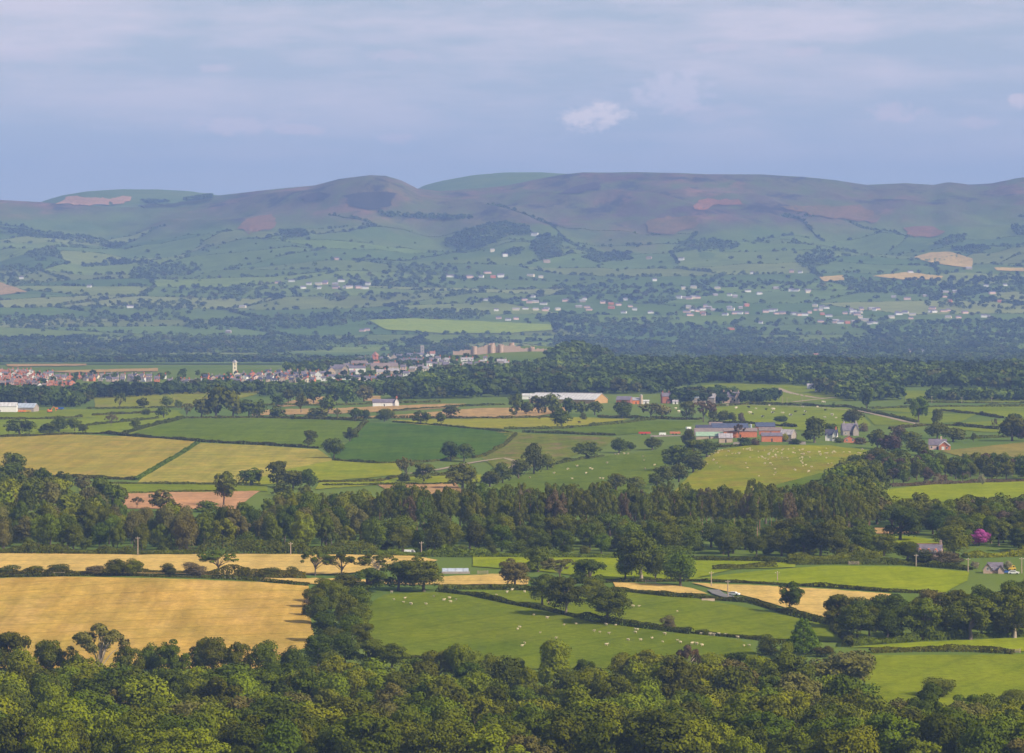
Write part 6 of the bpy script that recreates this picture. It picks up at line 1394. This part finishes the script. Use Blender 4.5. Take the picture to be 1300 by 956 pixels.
# ------------------------------------------------------------------ animals
def body_mesh(kind):
    """one continuous skin: a ring-swept trunk with neck and head, four legs grown from it"""
    bm_v, bm_f = [], []
    if kind == 'sheep':
        spine = [(-.62, .62, .05, .05), (-.58, .66, .18, .20), (-.42, .68, .27, .29), (-.1, .67, .30, .32), (.22, .68, .28, .30), (.42, .74, .21, .24), (.55, .84, .13, .15), (.63, .93, .105, .12), (.74, .91, .08, .09), (.84, .85, .05, .055)]
        legs = [(-.38, .15), (-.38, -.15), (.28, .14), (.28, -.14)]; lh, lr = .48, .055
    else:
        spine = [(-1.15, 1.15, .06, .08), (-1.1, 1.18, .24, .28), (-.8, 1.1, .36, .42), (-.2, 1.02, .40, .48), (.4, 1.08, .38, .45), (.75, 1.2, .26, .34), (1.0, 1.28, .17, .22), (1.2, 1.36, .15, .19), (1.42, 1.26, .11, .13), (1.6, 1.15, .08, .09)]
        legs = [(-.85, .24), (-.85, -.24), (.55, .22), (.55, -.22)]; lh, lr = .85, .09
    k = 10; V, F = [], []
    for i, (x, z, ry, rz) in enumerate(spine):
        for j in range(k):
            w = 2 * math.pi * j / k; V.append((x, ry * math.cos(w), z + rz * math.sin(w)))
    for i in range(len(spine) - 1):
        for j in range(k): F.append((i * k + j, (i + 1) * k + j, (i + 1) * k + (j + 1) % k, i * k + (j + 1) % k))
    F.append(tuple(range(k))); F.append(tuple(reversed(range((len(spine) - 1) * k, len(spine) * k))))
    for (x, y) in legs:
        v, f = tube([(x, y, lh * 1.35), (x + .03, y, lh * .95), (x - .04 if x < 0 else x, y, lh * .5), (x, y, .06), (x + .05, y, 0)], [lr * 1.9, lr * 1.4, lr * .85, lr * .75, lr * .9], 6)
        b = len(V); V += [tuple(p) for p in v]; F += [tuple(q + b for q in t) for t in f]
        F.append(tuple(b + len(v) - 6 + q for q in range(6)))
    for s in (-1, 1):                                                   # ears
        x, z = (.64, .99) if kind == 'sheep' else (1.18, 1.5); b = len(V); e = .13 if kind == 'sheep' else .2
        V += [(x, s * .06, z), (x - .05, s * (.06 + e), z - .02), (x + .05, s * (.05 + e * .6), z - .06), (x + .06, s * .05, z - .03)]; F.append((b, b + 1, b + 2, b + 3))
    return V, F
_w, _nt, _b = mat('sheep_wool', (0.78, 0.66, 0.48), 1.0, 0.05)
_n = noise_node(_nt, N(_nt, 'ShaderNodeTexCoord').outputs['Object'], 9.0, 3); _nt.links.new(ramp(_nt, _n, [(0.3, (0.50, 0.40, 0.25)), (0.7, (0.68, 0.57, 0.40))]), _b.inputs['Base Color'])
cowm = {}
for nme, c1, c2 in (('cream', (0.66, 0.56, 0.42), (0.74, 0.66, 0.52)), ('dark', (0.04, 0.035, 0.03), (0.07, 0.055, 0.045)), ('pied', (0.05, 0.045, 0.04), (0.70, 0.66, 0.58))):
    _m, _nt, _b = mat('cow_hide_' + nme, c1, 0.9, 0.1); _n = noise_node(_nt, N(_nt, 'ShaderNodeTexCoord').outputs['Object'], 1.1, 2); _nt.links.new(ramp(_nt, _n, [(0.47, c1), (0.53, c2)]), _b.inputs['Base Color']); cowm[nme] = _m
SHEEP = mesh_np('sheep', *body_mesh('sheep'), [_w], smooth=True)
COWM = {k: mesh_np('cow', *body_mesh('cow'), [m], smooth=True) for k, m in cowm.items()}
def flock(pts, label, group, me=SHEEP, name='sheep', cat='sheep', sc=0.92):
    P = G(pts)
    for p in P:
        o = link(name, me); o.location = (p[0], p[1], p[2] + .3); o.rotation_euler = (0, 0, random.choice([0, math.pi]) + random.uniform(-.9, .9)); s = sc * random.uniform(.68, 1.2); o.scale = (s, s, s)
        tag(o, label, cat, group)
def z3(l, ox, oy, k=3.94): return [(ox + a / k, oy + b / k) for a, b in l]
S1 = z3([(15, 408), (102, 408), (222, 462), (645, 481), (675, 480), (866, 505), (40, 400)], 640, 650) + z3([(1222, 423), (1275, 410)], 320, 650)
S2 = z3([(148, 523), (215, 540), (300, 573), (360, 568), (78, 585), (68, 595), (180, 612), (103, 665), (90, 680), (450, 605), (478, 610), (524, 617), (510, 572), (558, 575), (512, 675), (655, 595), (668, 597), (657, 612), (683, 650), (803, 620), (793, 658), (882, 662), (940, 668), (963, 670), (990, 677),
         (1030, 622), (1048, 625), (985, 618), (1168, 637), (1200, 678), (1226, 677), (1108, 622), (1075, 620), (866, 650), (740, 640), (620, 650), (260, 640)], 640, 650) + z3([(710, 445), (765, 440), (757, 460), (795, 470), (910, 430), (988, 440), (993, 460), (1020, 447), (697, 410), (960, 450), (870, 470)], 320, 650)
flock(S1, 'cream sheep grazing in the pasture behind the diagonal hedge', 'sheep behind the diagonal hedge')
flock(S2, 'cream sheep grazing in the large pasture below the diagonal hedge', 'sheep in the large pasture')
S3 = z3([(315, 620), (320, 618), (430, 615), (340, 668), (480, 665), (495, 667), (128, 662), (515, 588), (410, 640), (555, 545), (570, 545), (600, 542), (620, 542), (695, 555), (705, 617), (700, 575), (820, 545), (752, 600), (365, 604), (440, 620), (250, 640)], 640, 440)
flock(S3, 'cream sheep on the shaded hillside pasture before the plantation', 'sheep on the hillside pasture', sc=1.0)
_q = np.random.default_rng(17); S4 = []
while len(S4) < 135:
    x = _q.uniform(896, 1112); y = 569 + abs(_q.normal()) * 15 + _q.uniform(0, 3)
    if inpoly(np.array([(x, y)]), [(905, 573), (950, 568), (1050, 568), (1116, 574), (1100, 584), (1066, 597), (1036, 612), (990, 624), (880, 626), (885, 600)])[0]:
        S4.append((x, y))
        if _q.random() < .5: S4.append((x + _q.normal() * 4, y + abs(_q.normal())))
flock(S4, 'small cream sheep in the crowded sunlit sheep field', 'sheep in the sunlit field', sc=0.95)
C1 = z3([(590, 238), (545, 272), (720, 245), (790, 272), (765, 312), (1050, 225), (1105, 190), (1105, 305), (1190, 307), (690, 212), (375, 213), (440, 235), (275, 245), (180, 208), (215, 215), (1090, 188), (1160, 287), (940, 225)], 860, 480, 5.909) + z3([(1120, 258), (1170, 238), (1192, 262)], 660, 480, 5.909)
C2 = z3([(565, 278), (815, 318), (885, 262), (950, 285), (1110, 250), (665, 245), (535, 230), (1020, 300)], 860, 480, 5.909) + z3([(1075, 255), (145, 312), (390, 380), (445, 342)], 660, 480, 5.909)
C3 = z3([(715, 272), (960, 262), (850, 290), (640, 300)], 860, 480, 5.909)
flock(C1, 'cream cow standing in the pasture behind the brick farm', 'cream cows in the cattle pasture', COWM['cream'], 'cow', 'cow', 1.15)
flock(C2, 'dark cow standing in the pastures around the silo farm and brick farm', 'dark cows around the farms', COWM['dark'], 'cow', 'cow', 1.15)
flock(C3, 'black and white cow in the pasture behind the brick farm', 'pied cows in the cattle pasture', COWM['pied'], 'cow', 'cow', 1.15)
